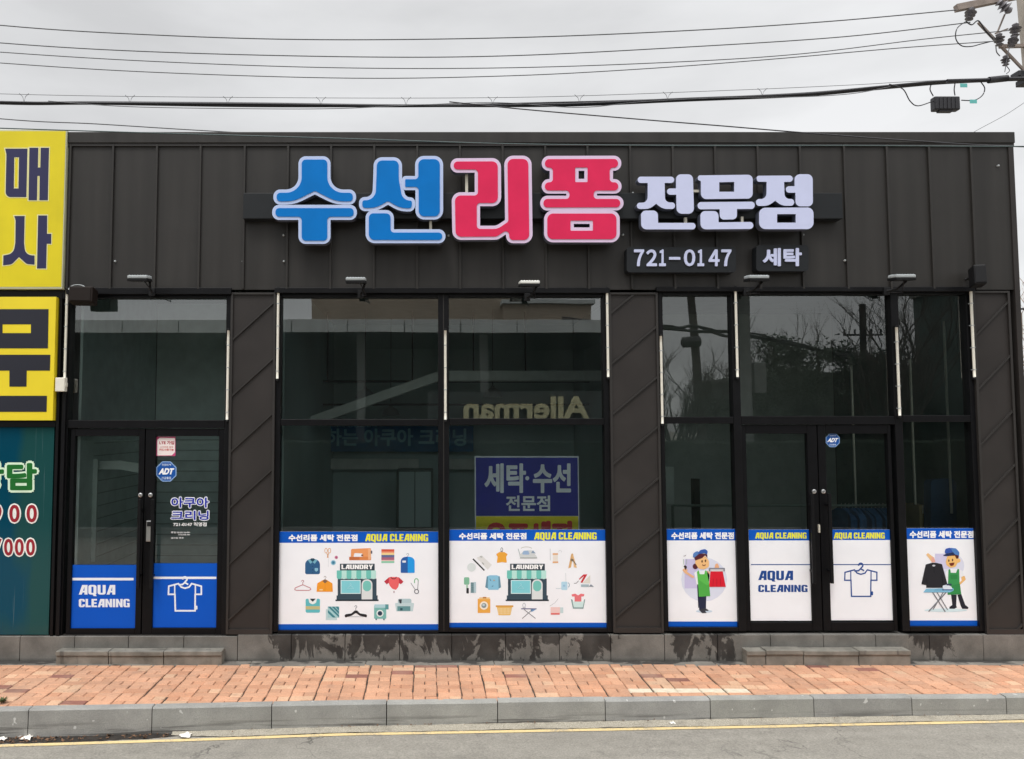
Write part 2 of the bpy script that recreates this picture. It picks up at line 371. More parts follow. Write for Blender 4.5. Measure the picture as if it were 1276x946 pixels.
# ------------------------------------------------------------------ object helpers
def wloc(o):
    v = Vector((0, 0, 0))
    while o is not None:
        v = v + o.location; o = o.parent
    return v
class MB:
    """collects shapes given in metres into one mesh object"""
    def __init__(s): s.v = []; s.f = []; s.m = []; s.mats = []; s.tint = []; s.smooth = []
    def mi(s, m):
        if m not in s.mats: s.mats.append(m)
        return s.mats.index(m)
    def add(s, vs, fs, m, tint=(1, 1, 1), smooth=False):
        b = len(s.v); k = s.mi(m)
        s.v += [Vector(p) for p in vs]
        for f in fs:
            s.f.append([b + i for i in f]); s.m.append(k); s.tint.append(tint); s.smooth.append(smooth)
    def box(s, x0, x1, y0, y1, z0, z1, m, bev=0.0, M=None, tint=(1, 1, 1)):
        x0, x1 = min(x0, x1), max(x0, x1); y0, y1 = min(y0, y1), max(y0, y1); z0, z1 = min(z0, z1), max(z0, z1)
        if bev <= 0:
            vs = [(x0, y0, z0), (x1, y0, z0), (x1, y1, z0), (x0, y1, z0), (x0, y0, z1), (x1, y0, z1), (x1, y1, z1), (x0, y1, z1)]
            fs = [(3, 2, 1, 0), (4, 5, 6, 7), (0, 1, 5, 4), (1, 2, 6, 5), (2, 3, 7, 6), (3, 0, 4, 7)]
        else:
            bm = bmesh.new(); bmesh.ops.create_cube(bm, size=1)
            for v in bm.verts: v.co = Vector(((x0 + x1) / 2 + v.co.x * (x1 - x0), (y0 + y1) / 2 + v.co.y * (y1 - y0), (z0 + z1) / 2 + v.co.z * (z1 - z0)))
            bmesh.ops.bevel(bm, geom=bm.edges[:], offset=bev, segments=2, profile=0.5, affect='EDGES')
            bm.verts.index_update(); vs = [v.co.copy() for v in bm.verts]; fs = [[v.index for v in f.verts] for f in bm.faces]; bm.free()
        if M is not None: vs = [M @ Vector(v) for v in vs]
        s.add(vs, fs, m, tint)
    def tube(s, pts, r, m, seg=8, cap=True, taper=None):
        pts = [Vector(p) for p in pts]; vs = []; fs = []; n = len(pts)
        for i, p in enumerate(pts):
            t = (pts[min(i + 1, n - 1)] - pts[max(i - 1, 0)])
            if t.length < 1e-9: t = Vector((0, 0, 1))
            t.normalize()
            a = t.cross(Vector((0, 0, 1)) if abs(t.z) < 0.9 else Vector((1, 0, 0))).normalized(); b = t.cross(a)
            rr = r if taper is None else r * taper[i]
            for k in range(seg):
                an = 2 * pi * k / seg; vs.append(p + (a * cos(an) + b * sin(an)) * rr)
        for i in range(n - 1):
            for k in range(seg):
                k2 = (k + 1) % seg; fs.append((i * seg + k, i * seg + k2, (i + 1) * seg + k2, (i + 1) * seg + k))
        if cap: fs.append(tuple(range(seg))); fs.append(tuple(reversed(range((n - 1) * seg, n * seg))))
        s.add(vs, fs, m, smooth=True)
    def lathe(s, c, axis, prof, m, seg=14):
        """prof: (radius, height along axis)"""
        axis = Vector(axis).normalized(); a = axis.cross(Vector((0, 0, 1)) if abs(axis.z) < 0.9 else Vector((1, 0, 0))).normalized(); b = axis.cross(a)
        vs = []; fs = []; c = Vector(c); n = len(prof)
        for r, h in prof:
            for k in range(seg):
                an = 2 * pi * k / seg; vs.append(c + axis * h + (a * cos(an) + b * sin(an)) * r)
        for i in range(n - 1):
            for k in range(seg):
                k2 = (k + 1) % seg; fs.append((i * seg + k, i * seg + k2, (i + 1) * seg + k2, (i + 1) * seg + k))
        fs.append(tuple(range(seg))); fs.append(tuple(reversed(range((n - 1) * seg, n * seg))))
        s.add(vs, fs, m, smooth=False)
    def prism(s, loops, y0, y1, m, side=None):
        """loops of (x, z); front face at y0, depth to y1 (y1 None: flat print)"""
        polys = [[Vector((x, z, 0)) for x, z in lp] for lp in loops]
        tris = tessellate_polygon(polys)
        flat = [p for lp in loops for p in lp]
        vs = [(x, y0, z) for x, z in flat]; fs = []
        for t in tris:
            a, b, c = (flat[i] for i in t)
            ar = (b[0] - a[0]) * (c[1] - a[1]) - (b[1] - a[1]) * (c[0] - a[0])
            if abs(ar) < 1e-12: continue
            fs.append(t if ar > 0 else (t[0], t[2], t[1]))
        s.add(vs, fs, m)
        if y1 is not None:
            k = 0
            for li, lp in enumerate(loops):
                n = len(lp); vs2 = [(x, y0, z) for x, z in lp] + [(x, y1, z) for x, z in lp]
                area = sum(lp[i][0] * lp[(i + 1) % n][1] - lp[(i + 1) % n][0] * lp[i][1] for i in range(n))
                ccw = (area > 0) ^ (li > 0)
                f2 = [((i, n + i, n + (i + 1) % n, (i + 1) % n) if ccw else (i, (i + 1) % n, n + (i + 1) % n, n + i)) for i in range(n)]
                s.add(vs2, f2, side or m)
            s.add([(x, y1, z) for x, z in flat], [tuple(reversed(f)) for f in fs], side or m)
    def build(s, name, parent=None, smooth_all=False):
        me = bpy.data.meshes.new(name)
        off = wloc(parent) if parent is not None else Vector((0, 0, 0))
        me.from_pydata([tuple(p - off) for p in s.v], [], s.f)
        for m in s.mats: me.materials.append(m)
        me.polygons.foreach_set('material_index', s.m)
        me.polygons.foreach_set('use_smooth', [bool(x) or smooth_all for x in s.smooth])
        if any(t != (1, 1, 1) for t in s.tint):
            ca = me.color_attributes.new('tint', 'FLOAT_COLOR', 'CORNER'); data = []
            for p, t in zip(me.polygons, s.tint): data += [t[0], t[1], t[2], 1.0] * p.loop_total
            ca.data.foreach_set('color', data)
        elif M_KERB in s.mats or M_BRICK in s.mats:
            ca = me.color_attributes.new('tint', 'FLOAT_COLOR', 'CORNER'); ca.data.foreach_set('color', [1.0] * (4 * len(me.loops)))
        me.update()
        o = bpy.data.objects.new(name, me); COL.objects.link(o)
        if parent is not None: o.parent = parent
        return o
def tag(o, label=None, cat=None, group=None, kind=None):
    if label: o['label'] = label
    if cat: o['category'] = cat
    if group: o['group'] = group
    if kind: o['kind'] = kind
    return o
def thing(name, label, cat, loc=(0, 0, 0), group=None):
    o = bpy.data.objects.new(name, None); COL.objects.link(o); o.location = loc; o.empty_display_size = 0.1
    return tag(o, label, cat, group)
def copy_tree(o, parent=None):
    c = o.copy(); COL.objects.link(c)
    if parent is not None: c.parent = parent
    for ch in [x for x in COL.objects if x.parent == o]: copy_tree(ch, c)
    return c

# 2D outlines -------------------------------------------------------
def rounded(pts, seg=7):
    """pts: (x, y, r) polygon with rounded corners -> dense loop"""
    n = len(pts); outp = []
    for i in range(n):
        p0 = Vector(pts[i - 1][:2]); p = Vector(pts[i][:2]); p1 = Vector(pts[(i + 1) % n][:2]); r = pts[i][2] if len(pts[i]) > 2 else 0
        a = (p0 - p); b = (p1 - p); la, lb = a.length, b.length
        if la < 1e-6 or lb < 1e-6: continue
        a /= la; b /= lb
        ang = math.acos(max(-1, min(1, a.dot(b))))
        if r <= 0 or ang > 3.1: outp.append((p.x, p.y)); continue
        tl = r / tan(ang / 2)
        ra = pts[i - 1][2] if len(pts[i - 1]) > 2 else 0; rb = pts[(i + 1) % n][2] if len(pts[(i + 1) % n]) > 2 else 0
        tl = min(tl, la * (0.5 if ra > 5 else 0.93), lb * (0.5 if rb > 5 else 0.93)); r = tl * tan(ang / 2)
        bis = (a + b).normalized(); c = p + bis * (r / sin(ang / 2))
        s = p + a * tl; e = p + b * tl
        a0 = atan2(s.y - c.y, s.x - c.x); a1 = atan2(e.y - c.y, e.x - c.x); d = a1 - a0
        while d > pi: d -= 2 * pi
        while d < -pi: d += 2 * pi
        k = max(2, int(seg * abs(d) / (pi / 2)) + 1)
        for j in range(k + 1):
            t = a0 + d * j / k; outp.append((c.x + r * cos(t), c.y + r * sin(t)))
    q = []
    for p in outp:
        if not q or hypot(p[0] - q[-1][0], p[1] - q[-1][1]) > 0.05: q.append(p)
    return q
def inset(loop, d):
    n = len(loop); area = sum(loop[i][0] * loop[(i + 1) % n][1] - loop[(i + 1) % n][0] * loop[i][1] for i in range(n))
    sg = 1 if area > 0 else -1; o = []
    for i in range(n):
        p0, p, p1 = (Vector(loop[i - 1]), Vector(loop[i]), Vector(loop[(i + 1) % n]))
        e0 = (p - p0); e1 = (p1 - p)
        if e0.length < 1e-9 or e1.length < 1e-9: continue
        e0.normalize(); e1.normalize()
        n0 = Vector((-e0.y, e0.x)) * sg; n1 = Vector((-e1.y, e1.x)) * sg
        b = n0 + n1
        if b.length < 1e-6: b = n0
        b.normalize(); k = 1 / max(0.35, b.dot(n0)); q = p + b * d * k
        o.append((q.x, q.y))
    return o
def to_plane(loop, ox, oy, s, Y):
    r = []
    for x, y in loop:
        p = P(ox + x * s, oy + y * s, Y); r.append((p.x, p.z))
    return r
def ell_loop(cx, cy, rx, ry, k=24, a0=0, a1=2 * pi):
    return [(cx + rx * cos(a0 + (a1 - a0) * i / k), cy + ry * sin(a0 + (a1 - a0) * i / k)) for i in range(k if abs(a1 - a0 - 2 * pi) < 1e-6 else k + 1)]
def stroke(pts, w, closed=False):
    n = len(pts); le = []; ri = []
    for i in range(n):
        p = Vector(pts[i]); a = Vector(pts[i - 1]) if (i > 0 or closed) else None; b = Vector(pts[(i + 1) % n]) if (i < n - 1 or closed) else None
        d0 = (p - a).normalized() if a is not None else None; d1 = (b - p).normalized() if b is not None else None
        if d0 is None: d0 = d1
        if d1 is None: d1 = d0
        n0 = Vector((-d0.y, d0.x)); n1 = Vector((-d1.y, d1.x)); m = n0 + n1
        if m.length < 1e-6: m = n0
        m.normalize(); k = 1 / max(0.5, m.dot(n0)); off = m * (w / 2 * k)
        le.append((p.x + off.x, p.y + off.y)); ri.append((p.x - off.x, p.y - off.y))
    return le, ri

# lettering ----------------------------------------------------------
def text_tris(body, bold=0.0, extrude=0.0, res=4):
    c = bpy.data.curves.new('lettering_curve', 'FONT'); c.body = body; c.size = 1; c.offset = bold; c.resolution_u = res; c.extrude = extrude
    o = bpy.data.objects.new('lettering_curve', c); COL.objects.link(o)
    dg = bpy.context.evaluated_depsgraph_get(); dg.update()
    me = bpy.data.meshes.new_from_object(o.evaluated_get(dg))
    vs = [v.co.copy() for v in me.vertices]; fs = [list(p.vertices) for p in me.polygons]
    bpy.data.objects.remove(o); bpy.data.curves.remove(c); bpy.data.meshes.remove(me)
    x0 = min(v.x for v in vs); x1 = max(v.x for v in vs); y0 = min(v.y for v in vs); y1 = max(v.y for v in vs)
    return vs, fs, (x0, x1, y0, y1)
def letter(mb, body, box, Y, m, bold=0.0, shear=0.0, thick=0.0, slope=0.0):
    """text fitted to the measured rectangle box=(u0, v0, u1, v1) on the plane Y; heavy weights are built by laying slightly shifted copies"""
    b0 = min(bold, 0.01); vs, fs, bb = text_tris(body, b0, 0.5 if thick else 0)
    u0, v0, u1, v1 = box; sp = max(0.0, bold - b0); ex = sp * (v1 - v0) / max(0.3, bb[3] - bb[2])
    ex = min(ex, 0.3 * (v1 - v0)); u0 += ex; u1 -= ex; v0 += ex; v1 -= ex
    sh = [(0, 0)] + ([(ex * cos(k * pi / 4), ex * sin(k * pi / 4)) for k in range(8)] if ex > 0 else [])
    for i, (du, dv) in enumerate(sh):
        q = []; yk = Y - 0.00004 * i
        for v in vs:
            a = (v.x - bb[0]) / (bb[1] - bb[0]); b = (v.y - bb[2]) / (bb[3] - bb[2])
            p = P(u0 + du + (u1 - u0) * a + shear * (b - 0.5), v1 + dv + (v0 - v1) * b + slope * a, yk)
            q.append((p.x, yk - (v.z + 0.5) * thick if thick else yk, p.z))
        mb.add(q, fs, m)
BLOCK = {
    'A': ([(0, 0), (2.9, 10), (7.5, 10), (7.5, 0), (4.9, 0), (4.9, 2.2), (3.2, 2.2), (2.6, 0)], [(3.7, 4), (4.9, 4), (4.9, 8)]),
    'Q': ([(0, 0, 2), (3.6, 0), (4.6, -1.6), (7.2, -1.6), (6.3, 0.2), (7, 0.9), (7, 10, 2), (0, 10, 2)], [(2.6, 1.8), (4.4, 1.8), (4.4, 8.2), (2.6, 8.2)]),
    'U': ([(0, 10), (2.6, 10), (2.6, 1.8), (4.4, 1.8), (4.4, 10), (7, 10), (7, 0, 2), (0, 0, 2)],),
    'C': ([(0, 0, 2), (6.5, 0, 2), (6.5, 3.4), (4, 3.4), (4, 1.8), (2.6, 1.8), (2.6, 8.2), (4, 8.2), (4, 6.6), (6.5, 6.6), (6.5, 10, 2), (0, 10, 2)],),
    'L': ([(0, 0), (5.6, 0), (5.6, 2), (2.6, 2), (2.6, 10), (0, 10)],),
    'E': ([(0, 0), (5.8, 0), (5.8, 2), (2.6, 2), (2.6, 4.1), (5.4, 4.1), (5.4, 5.9), (2.6, 5.9), (2.6, 8), (5.8, 8), (5.8, 10), (0, 10)],),
    'N': ([(0, 0), (2.5, 0), (2.5, 5.5), (4.8, 0), (7.2, 0), (7.2, 10), (4.7, 10), (4.7, 4.5), (2.4, 10), (0, 10)],),
    'I': ([(0, 0), (2.6, 0), (2.6, 10), (0, 10)],),
    'G': ([(0, 0, 2), (6.8, 0), (6.8, 5.2), (3.8, 5.2), (3.8, 3.6), (4.4, 3.6), (4.4, 1.8), (2.6, 1.8), (2.6, 8.2), (4.2, 8.2), (4.2, 7), (6.8, 7), (6.8, 10, 2), (0, 10, 2)],),
    'D': ([(0, 0), (7, 0, 2.5), (7, 10, 2.5), (0, 10)], [(2.6, 2), (4.4, 2), (4.4, 8), (2.6, 8)]),
    'R': ([(0, 0), (2.6, 0), (2.6, 3.6), (3.4, 3.6), (4.4, 0), (7.2, 0), (6, 4.2), (7, 5.2, 1), (7, 10, 2), (0, 10)], [(2.6, 5.6), (4.4, 5.6), (4.4, 8), (2.6, 8)]),
    'Y': ([(2.3, 0), (4.9, 0), (4.9, 4), (7.2, 10), (4.6, 10), (3.6, 6.5), (2.6, 10), (0, 10), (2.3, 4)],)}
def block_letter(mb, body, box, Y, m, gap=0.75):
    x = 0; q = []
    for ch in body:
        if ch == ' ': x += 3.0; continue
        lps = [rounded([(*p[:2], p[2] if len(p) > 2 else 0) for p in lp], 3) for lp in BLOCK[ch]]; w = max(p[0] for p in lps[0])
        q.append([[(p[0] + x, p[1]) for p in lp] for lp in lps]); x += w + gap
    x -= gap; u0, v0, u1, v1 = box
    for lps in q: mb.prism([to_plane([(u0 + (u1 - u0) * a / x, v1 + (v0 - v1) * b / 10) for a, b in lp], 0, 0, 1, Y) for lp in lps], Y, None, m)

# flat prints (window posters) ---------------------------------------
class Print:
    def __init__(s, ox, oy, scale, Y): s.mb = MB(); s.o = (ox, oy, scale); s.Y = Y; s.l = 0
    def new(s): s.l = 0
    def _y(s): s.l += 1; return s.Y - 0.0003 * s.l
    def loops(s, lps, c):
        y = s._y(); s.mb.prism([to_plane(lp, *s.o, y) for lp in lps], y, None, ink(c)); return s
    def poly(s, pts, c, r=0): return s.loops([rounded([(*p[:2], p[2] if len(p) > 2 else r) for p in pts], 5)], c)
    def rect(s, x0, y0, x1, y1, c, r=0): return s.poly([(x0, y0), (x1, y0), (x1, y1), (x0, y1)], c, r)
    def ell(s, cx, cy, rx, ry, c, a0=0, a1=2 * pi): return s.loops([ell_loop(cx, cy, rx, ry, 20, a0, a1)], c)
    def ring(s, cx, cy, rx, ry, w, c): return s.loops([ell_loop(cx, cy, rx, ry, 24), ell_loop(cx, cy, rx - w, ry - w, 24)], c)
    def line(s, pts, w, c, closed=False, r=0):
        if r: pts = rounded([(*p, r) for p in pts]) if closed else [pts[0]] + rounded([(*p, r) for p in pts])[1:] if False else pts
        le, ri = stroke(pts, w, closed)
        if closed: return s.loops([le, ri] if abs(sum(le[i][0] * le[(i + 1) % len(le)][1] - le[(i + 1) % len(le)][0] * le[i][1] for i in range(len(le)))) > abs(sum(ri[i][0] * ri[(i + 1) % len(ri)][1] - ri[(i + 1) % len(ri)][0] * ri[i][1] for i in range(len(ri)))) else [ri, le], c)
        y = s._y(); a = to_plane(le, *s.o, y); b = to_plane(ri, *s.o, y); n = len(a)
        vs = [(x, y, z) for x, z in a] + [(x, y, z) for x, z in b]
        fs = []
        for i in range(n - 1):
            q = (i, i + 1, n + i + 1, n + i)
            e1 = (vs[i + 1][0] - vs[i][0], vs[i + 1][2] - vs[i][2]); e2 = (vs[n + i][0] - vs[i][0], vs[n + i][2] - vs[i][2])
            fs.append(q if e1[0] * e2[1] - e1[1] * e2[0] > 0 else tuple(reversed(q)))
        s.mb.add(vs, fs, ink(c)); return s
    def arc(s, cx, cy, rx, ry, a0, a1, w, c, k=14):
        return s.line([(cx + rx * cos(radians(a0 + (a1 - a0) * i / k)), cy + ry * sin(radians(a0 + (a1 - a0) * i / k))) for i in range(k + 1)], w, c)
    def text(s, body, x0, y0, x1, y1, c, bold=0.0, shear=0.0):
        o = s.o; y = s._y()
        if all(ch in BLOCK or ch == ' ' for ch in body): block_letter(s.mb, body, (o[0] + x0 * o[2], o[1] + y0 * o[2], o[0] + x1 * o[2], o[1] + y1 * o[2]), y, ink(c)); return s
        letter(s.mb, body, (o[0] + x0 * o[2], o[1] + y0 * o[2], o[0] + x1 * o[2], o[1] + y1 * o[2]), y, ink(c), bold, shear); return s

def slab(mb, u0, u1, vref, v0, v1, yf, yb, m, bev=0.0):
    """box whose front face (plane yf) covers columns u0..u1 (read at row vref) and rows v0..v1"""
    a = PX(u0, vref, yf); b = PX(u1, vref, yf)
    mb.box(a, b, yf, yb, PZ(v1, yf), PZ(v0, yf), m, bev)

# =================================================================== GROUND
def zroad(x): return -0.202 + 0.0067 * max(-12, min(12, x))
def GR(u, v, dz=0.0):
    p = G(u, v, -0.2)
    for _ in range(4): p = G(u, v, zroad(p.x) + dz)
    return p
def interp(tab, x):
    if x <= tab[0][0]: a, b = tab[0], tab[1]
    elif x >= tab[-1][0]: a, b = tab[-2], tab[-1]
    else:
        for a, b in zip(tab, tab[1:]):
            if a[0] <= x <= b[0]: break
    return a[1] + (b[1] - a[1]) * (x - a[0]) / (b[0] - a[0])
KB = [(G(u, v).x, G(u, v).y) for u, v in ((15, 881), (240, 877), (420, 873), (660, 870), (980, 866.3), (1276, 864.5))]
def kerb_back(x): return interp(KB, max(-14, min(14, x)))
KW = 0.085
LINE = [GR(u, v) for u, v in ((0, 930), (240, 922.6), (420, 916), (660, 911.5), (740, 910), (980, 905.5), (1036, 904), (1276, 899.3))]
LINE = [(p.x, p.y) for p in LINE]
def line_y(x): return interp(LINE, max(-6, min(8, x)))

# road sheet reaching the horizon, gently cambered near the shop
m = MB(); xs = [-400, -60, -12, -8, -5, -3, -1, 1, 3, 5, 8, 12, 60, 400]; ys = [-300, -60, -14.5, -8, -4, -0.5]
vs = [(x, y, zroad(x)) for y in ys for x in xs]; nx = len(xs)
m.add(vs, [(j * nx + i, j * nx + i + 1, (j + 1) * nx + i + 1, (j + 1) * nx + i) for j in range(len(ys) - 1) for i in range(nx - 1)], M_ROAD)
tag(m.build('road'), kind='structure')
m = MB(); m.add([(-400, -0.6, -0.26), (400, -0.6, -0.26), (400, 400, -0.26), (-400, 400, -0.26)], [(0, 1, 2, 3)], M_GROUND)
tag(m.build('ground'), kind='structure')

# yellow edge line
m = MB(); vs = []; rnd = random.Random(3); n = 160
for i in range(n + 1):
    x = -6.5 + 15 * i / n; y = line_y(x); w = 0.024 + 0.004 * rnd.random()
    vs += [(x, y - w + 0.003 * rnd.random(), zroad(x) + 0.004), (x, y + w, zroad(x) + 0.004)]
m.add(vs, [(2 * i, 2 * i + 2, 2 * i + 3, 2 * i + 1) for i in range(n)], M_LINE)
tag(m.build('road_marking'), kind='structure')

# gutter mortar between kerb and line, broken away at the left
m = MB(); vs = []; n = 240; rnd = random.Random(5); x_start = GR(212, 915).x; wob = 0
for i in range(n + 1):
    x = x_start + 0.02 + (8.5 - x_start) * i / n; wob = 0.8 * wob + rnd.uniform(-0.006, 0.006)
    y0 = line_y(x) + 0.028 + wob * 0.6; y1 = kerb_back(x) - KW - 0.005
    k = min(1.0, (x - x_start) / 0.5); y0 = y1 - (y1 - y0) * (0.3 + 0.7 * k)
    for t in (0, .33, .66, 1): vs.append((x, y0 + (y1 - y0) * t, zroad(x) + 0.006 + (0.014 if t == 1 else 0.006 * t) + rnd.uniform(0, 0.004)))
m.add(vs, [(4 * i + j, 4 * i + 4 + j, 4 * i + 5 + j, 4 * i + 1 + j) for i in range(n) for j in range(3)], M_GUTTER)
tag(m.build('gutter'), kind='structure')
m = MB(); vs = []; n = 90; rnd = random.Random(6)
for i in range(n + 1):
    x = -6.5 + (x_start + 0.25 + 6.5) * i / n
    y1 = kerb_back(x) - KW - 0.005; y0 = line_y(x) + 0.035 + 0.012 * sin(x * 7) + rnd.uniform(-0.01, 0.01)
    k = min(1, max(0.0, (x_start + 0.25 - x) / 0.45)); y0 = y1 - (y1 - y0) * k
    vs += [(x, y0, zroad(x) + 0.0035), (x, y1, zroad(x) + 0.0035 + 0.002)]
m.add(vs, [(2 * i, 2 * i + 2, 2 * i + 3, 2 * i + 1) for i in range(n)], M_SOIL)
tag(m.build('gutter_soil'), kind='structure')

# kerb of granite blocks
m = MB(); rnd = random.Random(8)
jx = [-8.5, -7.5, -6.5, -5.5, -4.4] + [G(u, 882, -0.05).x for u in (50, 197, 341, 482, 620, 755, 888, 1020, 1145, 1266)] + [6.6, 7.6, 8.6, 9.6]
for a, b in zip(jx, jx[1:]):
    a2, b2 = a + 0.004, b - 0.004; g = 0.92 + 0.14 * rnd.random(); tn = (g, g * rnd.uniform(0.99, 1.01), g * rnd.uniform(0.98, 1.02)); dz = rnd.uniform(-0.003, 0.003)
    ya, yb = kerb_back(a2), kerb_back(b2); c = 0.012; sec = [(0, -0.5), (0, 0.004), (-KW + c, 0.004), (-KW, 0.004 - c), (-KW - 0.008, -0.5)]
    vs = [(a2, ya + y, z + dz) for y, z in sec] + [(b2, yb + y, z + dz) for y, z in sec]; k = len(sec)
    fs = [(i, k + i, k + (i + 1) % k, (i + 1) % k) for i in range(k)] + [tuple(reversed(range(k))), tuple(range(k, 2 * k))]
    m.add(vs, [tuple(reversed(f)) for f in fs], M_KERB, tn)
tag(m.build('kerb'), kind='structure')

# concrete margin along the wall foot
m = MB(); rnd = random.Random(9); x = -9.0
while x < 9.5:
    w = rnd.uniform(0.9, 1.4); d = rnd.uniform(0.125, 0.16)
    m.box(x, x + w - 0.006, -0.05 - d, 0.3, -0.2, 0.003 + rnd.uniform(-0.004, 0.004), M_MARGIN, 0.004); x += w
tag(m.build('pavement_margin'), kind='structure')

# brick paving: bricks laid in columns of 0.216 m, alternating one long brick and two halves
m = MB(); rnd = random.Random(11)
_xs = [-8.5 + 0.25 * i for i in range(73)]
m.add([p for x in _xs for p in ((x, kerb_back(x) - 0.02, -0.012), (x, -0.05, -0.012))], [(2 * i, 2 * i + 2, 2 * i + 3, 2 * i + 1) for i in range(72)], M_JOINT)
cream_u0, cream_u1 = G(786, 860).x, G(928, 860).x
def brick(x0, x1, y0, y1, mt=M_BRICK, dark=False, cream=False):
    gx = 0.0026; h = rnd.uniform(-0.002, 0.002); tx = rnd.uniform(-0.0015, 0.0015); ty = rnd.uniform(-0.0015, 0.0015)
    r = rnd.random()
    base = Vector((0.60, 0.325, 0.20)) * rnd.uniform(0.84, 1.08)
    if r < 0.12: base = Vector((0.58, 0.295, 0.175)) * rnd.uniform(0.88, 1.05)
    if r > 0.9: base = Vector((0.64, 0.40, 0.255)) * rnd.uniform(0.92, 1.06)
    if dark: base = Vector((0.27, 0.115, 0.085)) * rnd.uniform(0.75, 1.15)
    if cream: mt = M_CREAMPAVER
    jx0, jx1, jy0, jy1 = (rnd.uniform(-0.0025, 0.0025) for _ in range(4))
    ca = 0.0045 if abs(((x0 - 0.105) / 0.216) % 1 - 0.5) > 0.3 else gx; cb = 0.0045 if abs(((x1 - 0.105) / 0.216) % 1 - 0.5) > 0.3 else gx
    a, b, c, d = x0 + ca + jx0, x1 - cb + jx1, y0 + gx + jy0, y1 - gx + jy1; e = 0.006
    vs = [(a, c, -0.02), (b, c, -0.02), (b, d, -0.02), (a, d, -0.02),
          (a, c, h - e), (b, c, h - e + tx), (b, d, h - e + tx + ty), (a, d, h - e + ty),
          (a + e, c + e, h), (b - e, c + e, h + tx), (b - e, d - e, h + tx + ty), (a + e, d - e, h + ty)]
    fs = [(0, 1, 5, 4), (1, 2, 6, 5), (2, 3, 7, 6), (3, 0, 4, 7), (4, 5, 9, 8), (5, 6, 10, 9), (6, 7, 11, 10), (7, 4, 8, 11), (8, 9, 10, 11)]
    m.add(vs, fs, mt, (base.x, base.y, base.z))
CWD = 0.216; wobx = {}
for ci in range(-40, 44):
    x0 = 0.105 + CWD * ci; ph = rnd.randrange(2); cdx = rnd.uniform(-0.004, 0.004); oy = rnd.uniform(-0.03, 0.0); skip = set()
    for rj in range(0, 15):
        y1 = -0.145 + oy * 0.4 - 0.1 * rj; y0 = y1 - 0.1; xm = x0 + CWD / 2
        if y1 < kerb_back(xm) + 0.012: break
        y0 = max(y0, kerb_back(xm) - 0.035)
        sx = rnd.uniform(-0.005, 0.005) + cdx
        dark = rnd.random() < 0.028
        cy_ = (y0 + y1) / 2; yk = kerb_back(xm)
        cream = cream_u0 - 0.02 < xm < cream_u1 + 0.05 and yk + 0.11 < cy_ < yk + 0.215
        if (rj + ph) % 2 == 0 or cream or dark: brick(x0 + sx, x0 + CWD + sx, y0, y1, dark=dark, cream=cream)
        else:
            brick(x0 + sx, xm + sx, y0, y1); brick(xm + sx, x0 + CWD + sx, y0, y1)
tag(m.build('sidewalk'), kind='structure')

# far side of the street
m = MB(); m.box(-60, 60, -60, -10.4, -0.5, -0.06, mat('far_paving', (0.10, 0.10, 0.095), 0.9)); m.box(-60, 60, -10.39, -10.2, -0.5, -0.05, M_KERB)
tag(m.build('far_pavement'), kind='structure')

# =================================================================== SHOP BUILDING
XL = PX(82, 450, -0.02); XR = PX(1262, 170, -0.06); ZTOP = PZ(164, -0.09); ZSILL = PZ(791, -0.05); YB = 6.2
shop = thing('shop_building', 'long single-storey shop clad in dark brown metal with a glazed front on a stone plinth', 'building', ((XL + XR) / 2, 0, 0))
# cladding with standing seams
YF = -0.05; m = MB()
zc0, zc1 = PZ(361, YF), PZ(170, YF); xa, xb = PX(82, 300, YF), PX(1256, 170, YF)
m.box(xa, xb, YF, 0.16, zc0, zc1, M_CLAD)
for u in (89, 142, 196.5, 250.7, 305.6, 359.5, 413, 466.5, 520, 573, 626, 679, 731.5, 784.5, 837.5, 890, 943, 995.5, 1050.5, 1103.5, 1156, 1208):
    x = PX(u, 190, YF); m.box(x - 0.011, x + 0.011, YF - 0.026, YF + 0.01, zc0 + 0.004, PZ(180, YF), M_CLAD, 0.003)
for u, v in ((353.5, 293.5), (559, 294), (788, 241), (776, 293), (1000, 293), (354, 326), (1052, 325), (1243, 207), (144, 326), (303, 326)):
    m.lathe(P(u, v, YF) + Vector((0, 0.002, 0)), (0, -1, 0), [(0.011, 0), (0.011, 0.02), (0.006, 0.026)], M_LAMPTOP, 8)
m.build('fascia_cladding', shop)
m = MB()
m.box(xa - 0.01, XR + 0.004, -0.085, 0.25, PZ(178, -0.085), ZTOP, M_CLAD, 0.006)
m.box(xa, XR, -0.072, -0.048, PZ(182, -0.07), PZ(178, -0.07) - 0.002, M_SEAM)
m.build('parapet_cap', shop)
m = MB()
m.box(PX(1256, 170, -0.065), XR, -0.065, 0.2, PZ(793, -0.06), PZ(179, -0.06), M_PILLAR, 0.004)
m.build('corner_trim', shop)
# drip ledge above the windows
for (ua, ub, va, vb) in ((82, 288, 358.5, 366.5), (342, 760, 358.5, 365), (818, 1215, 357.5, 363)):
    m = MB(); slab(m, ua, ub, 362, va, vb, -0.075, 0.05, M_FRAME, 0.003); m.build('drip_ledge', shop)
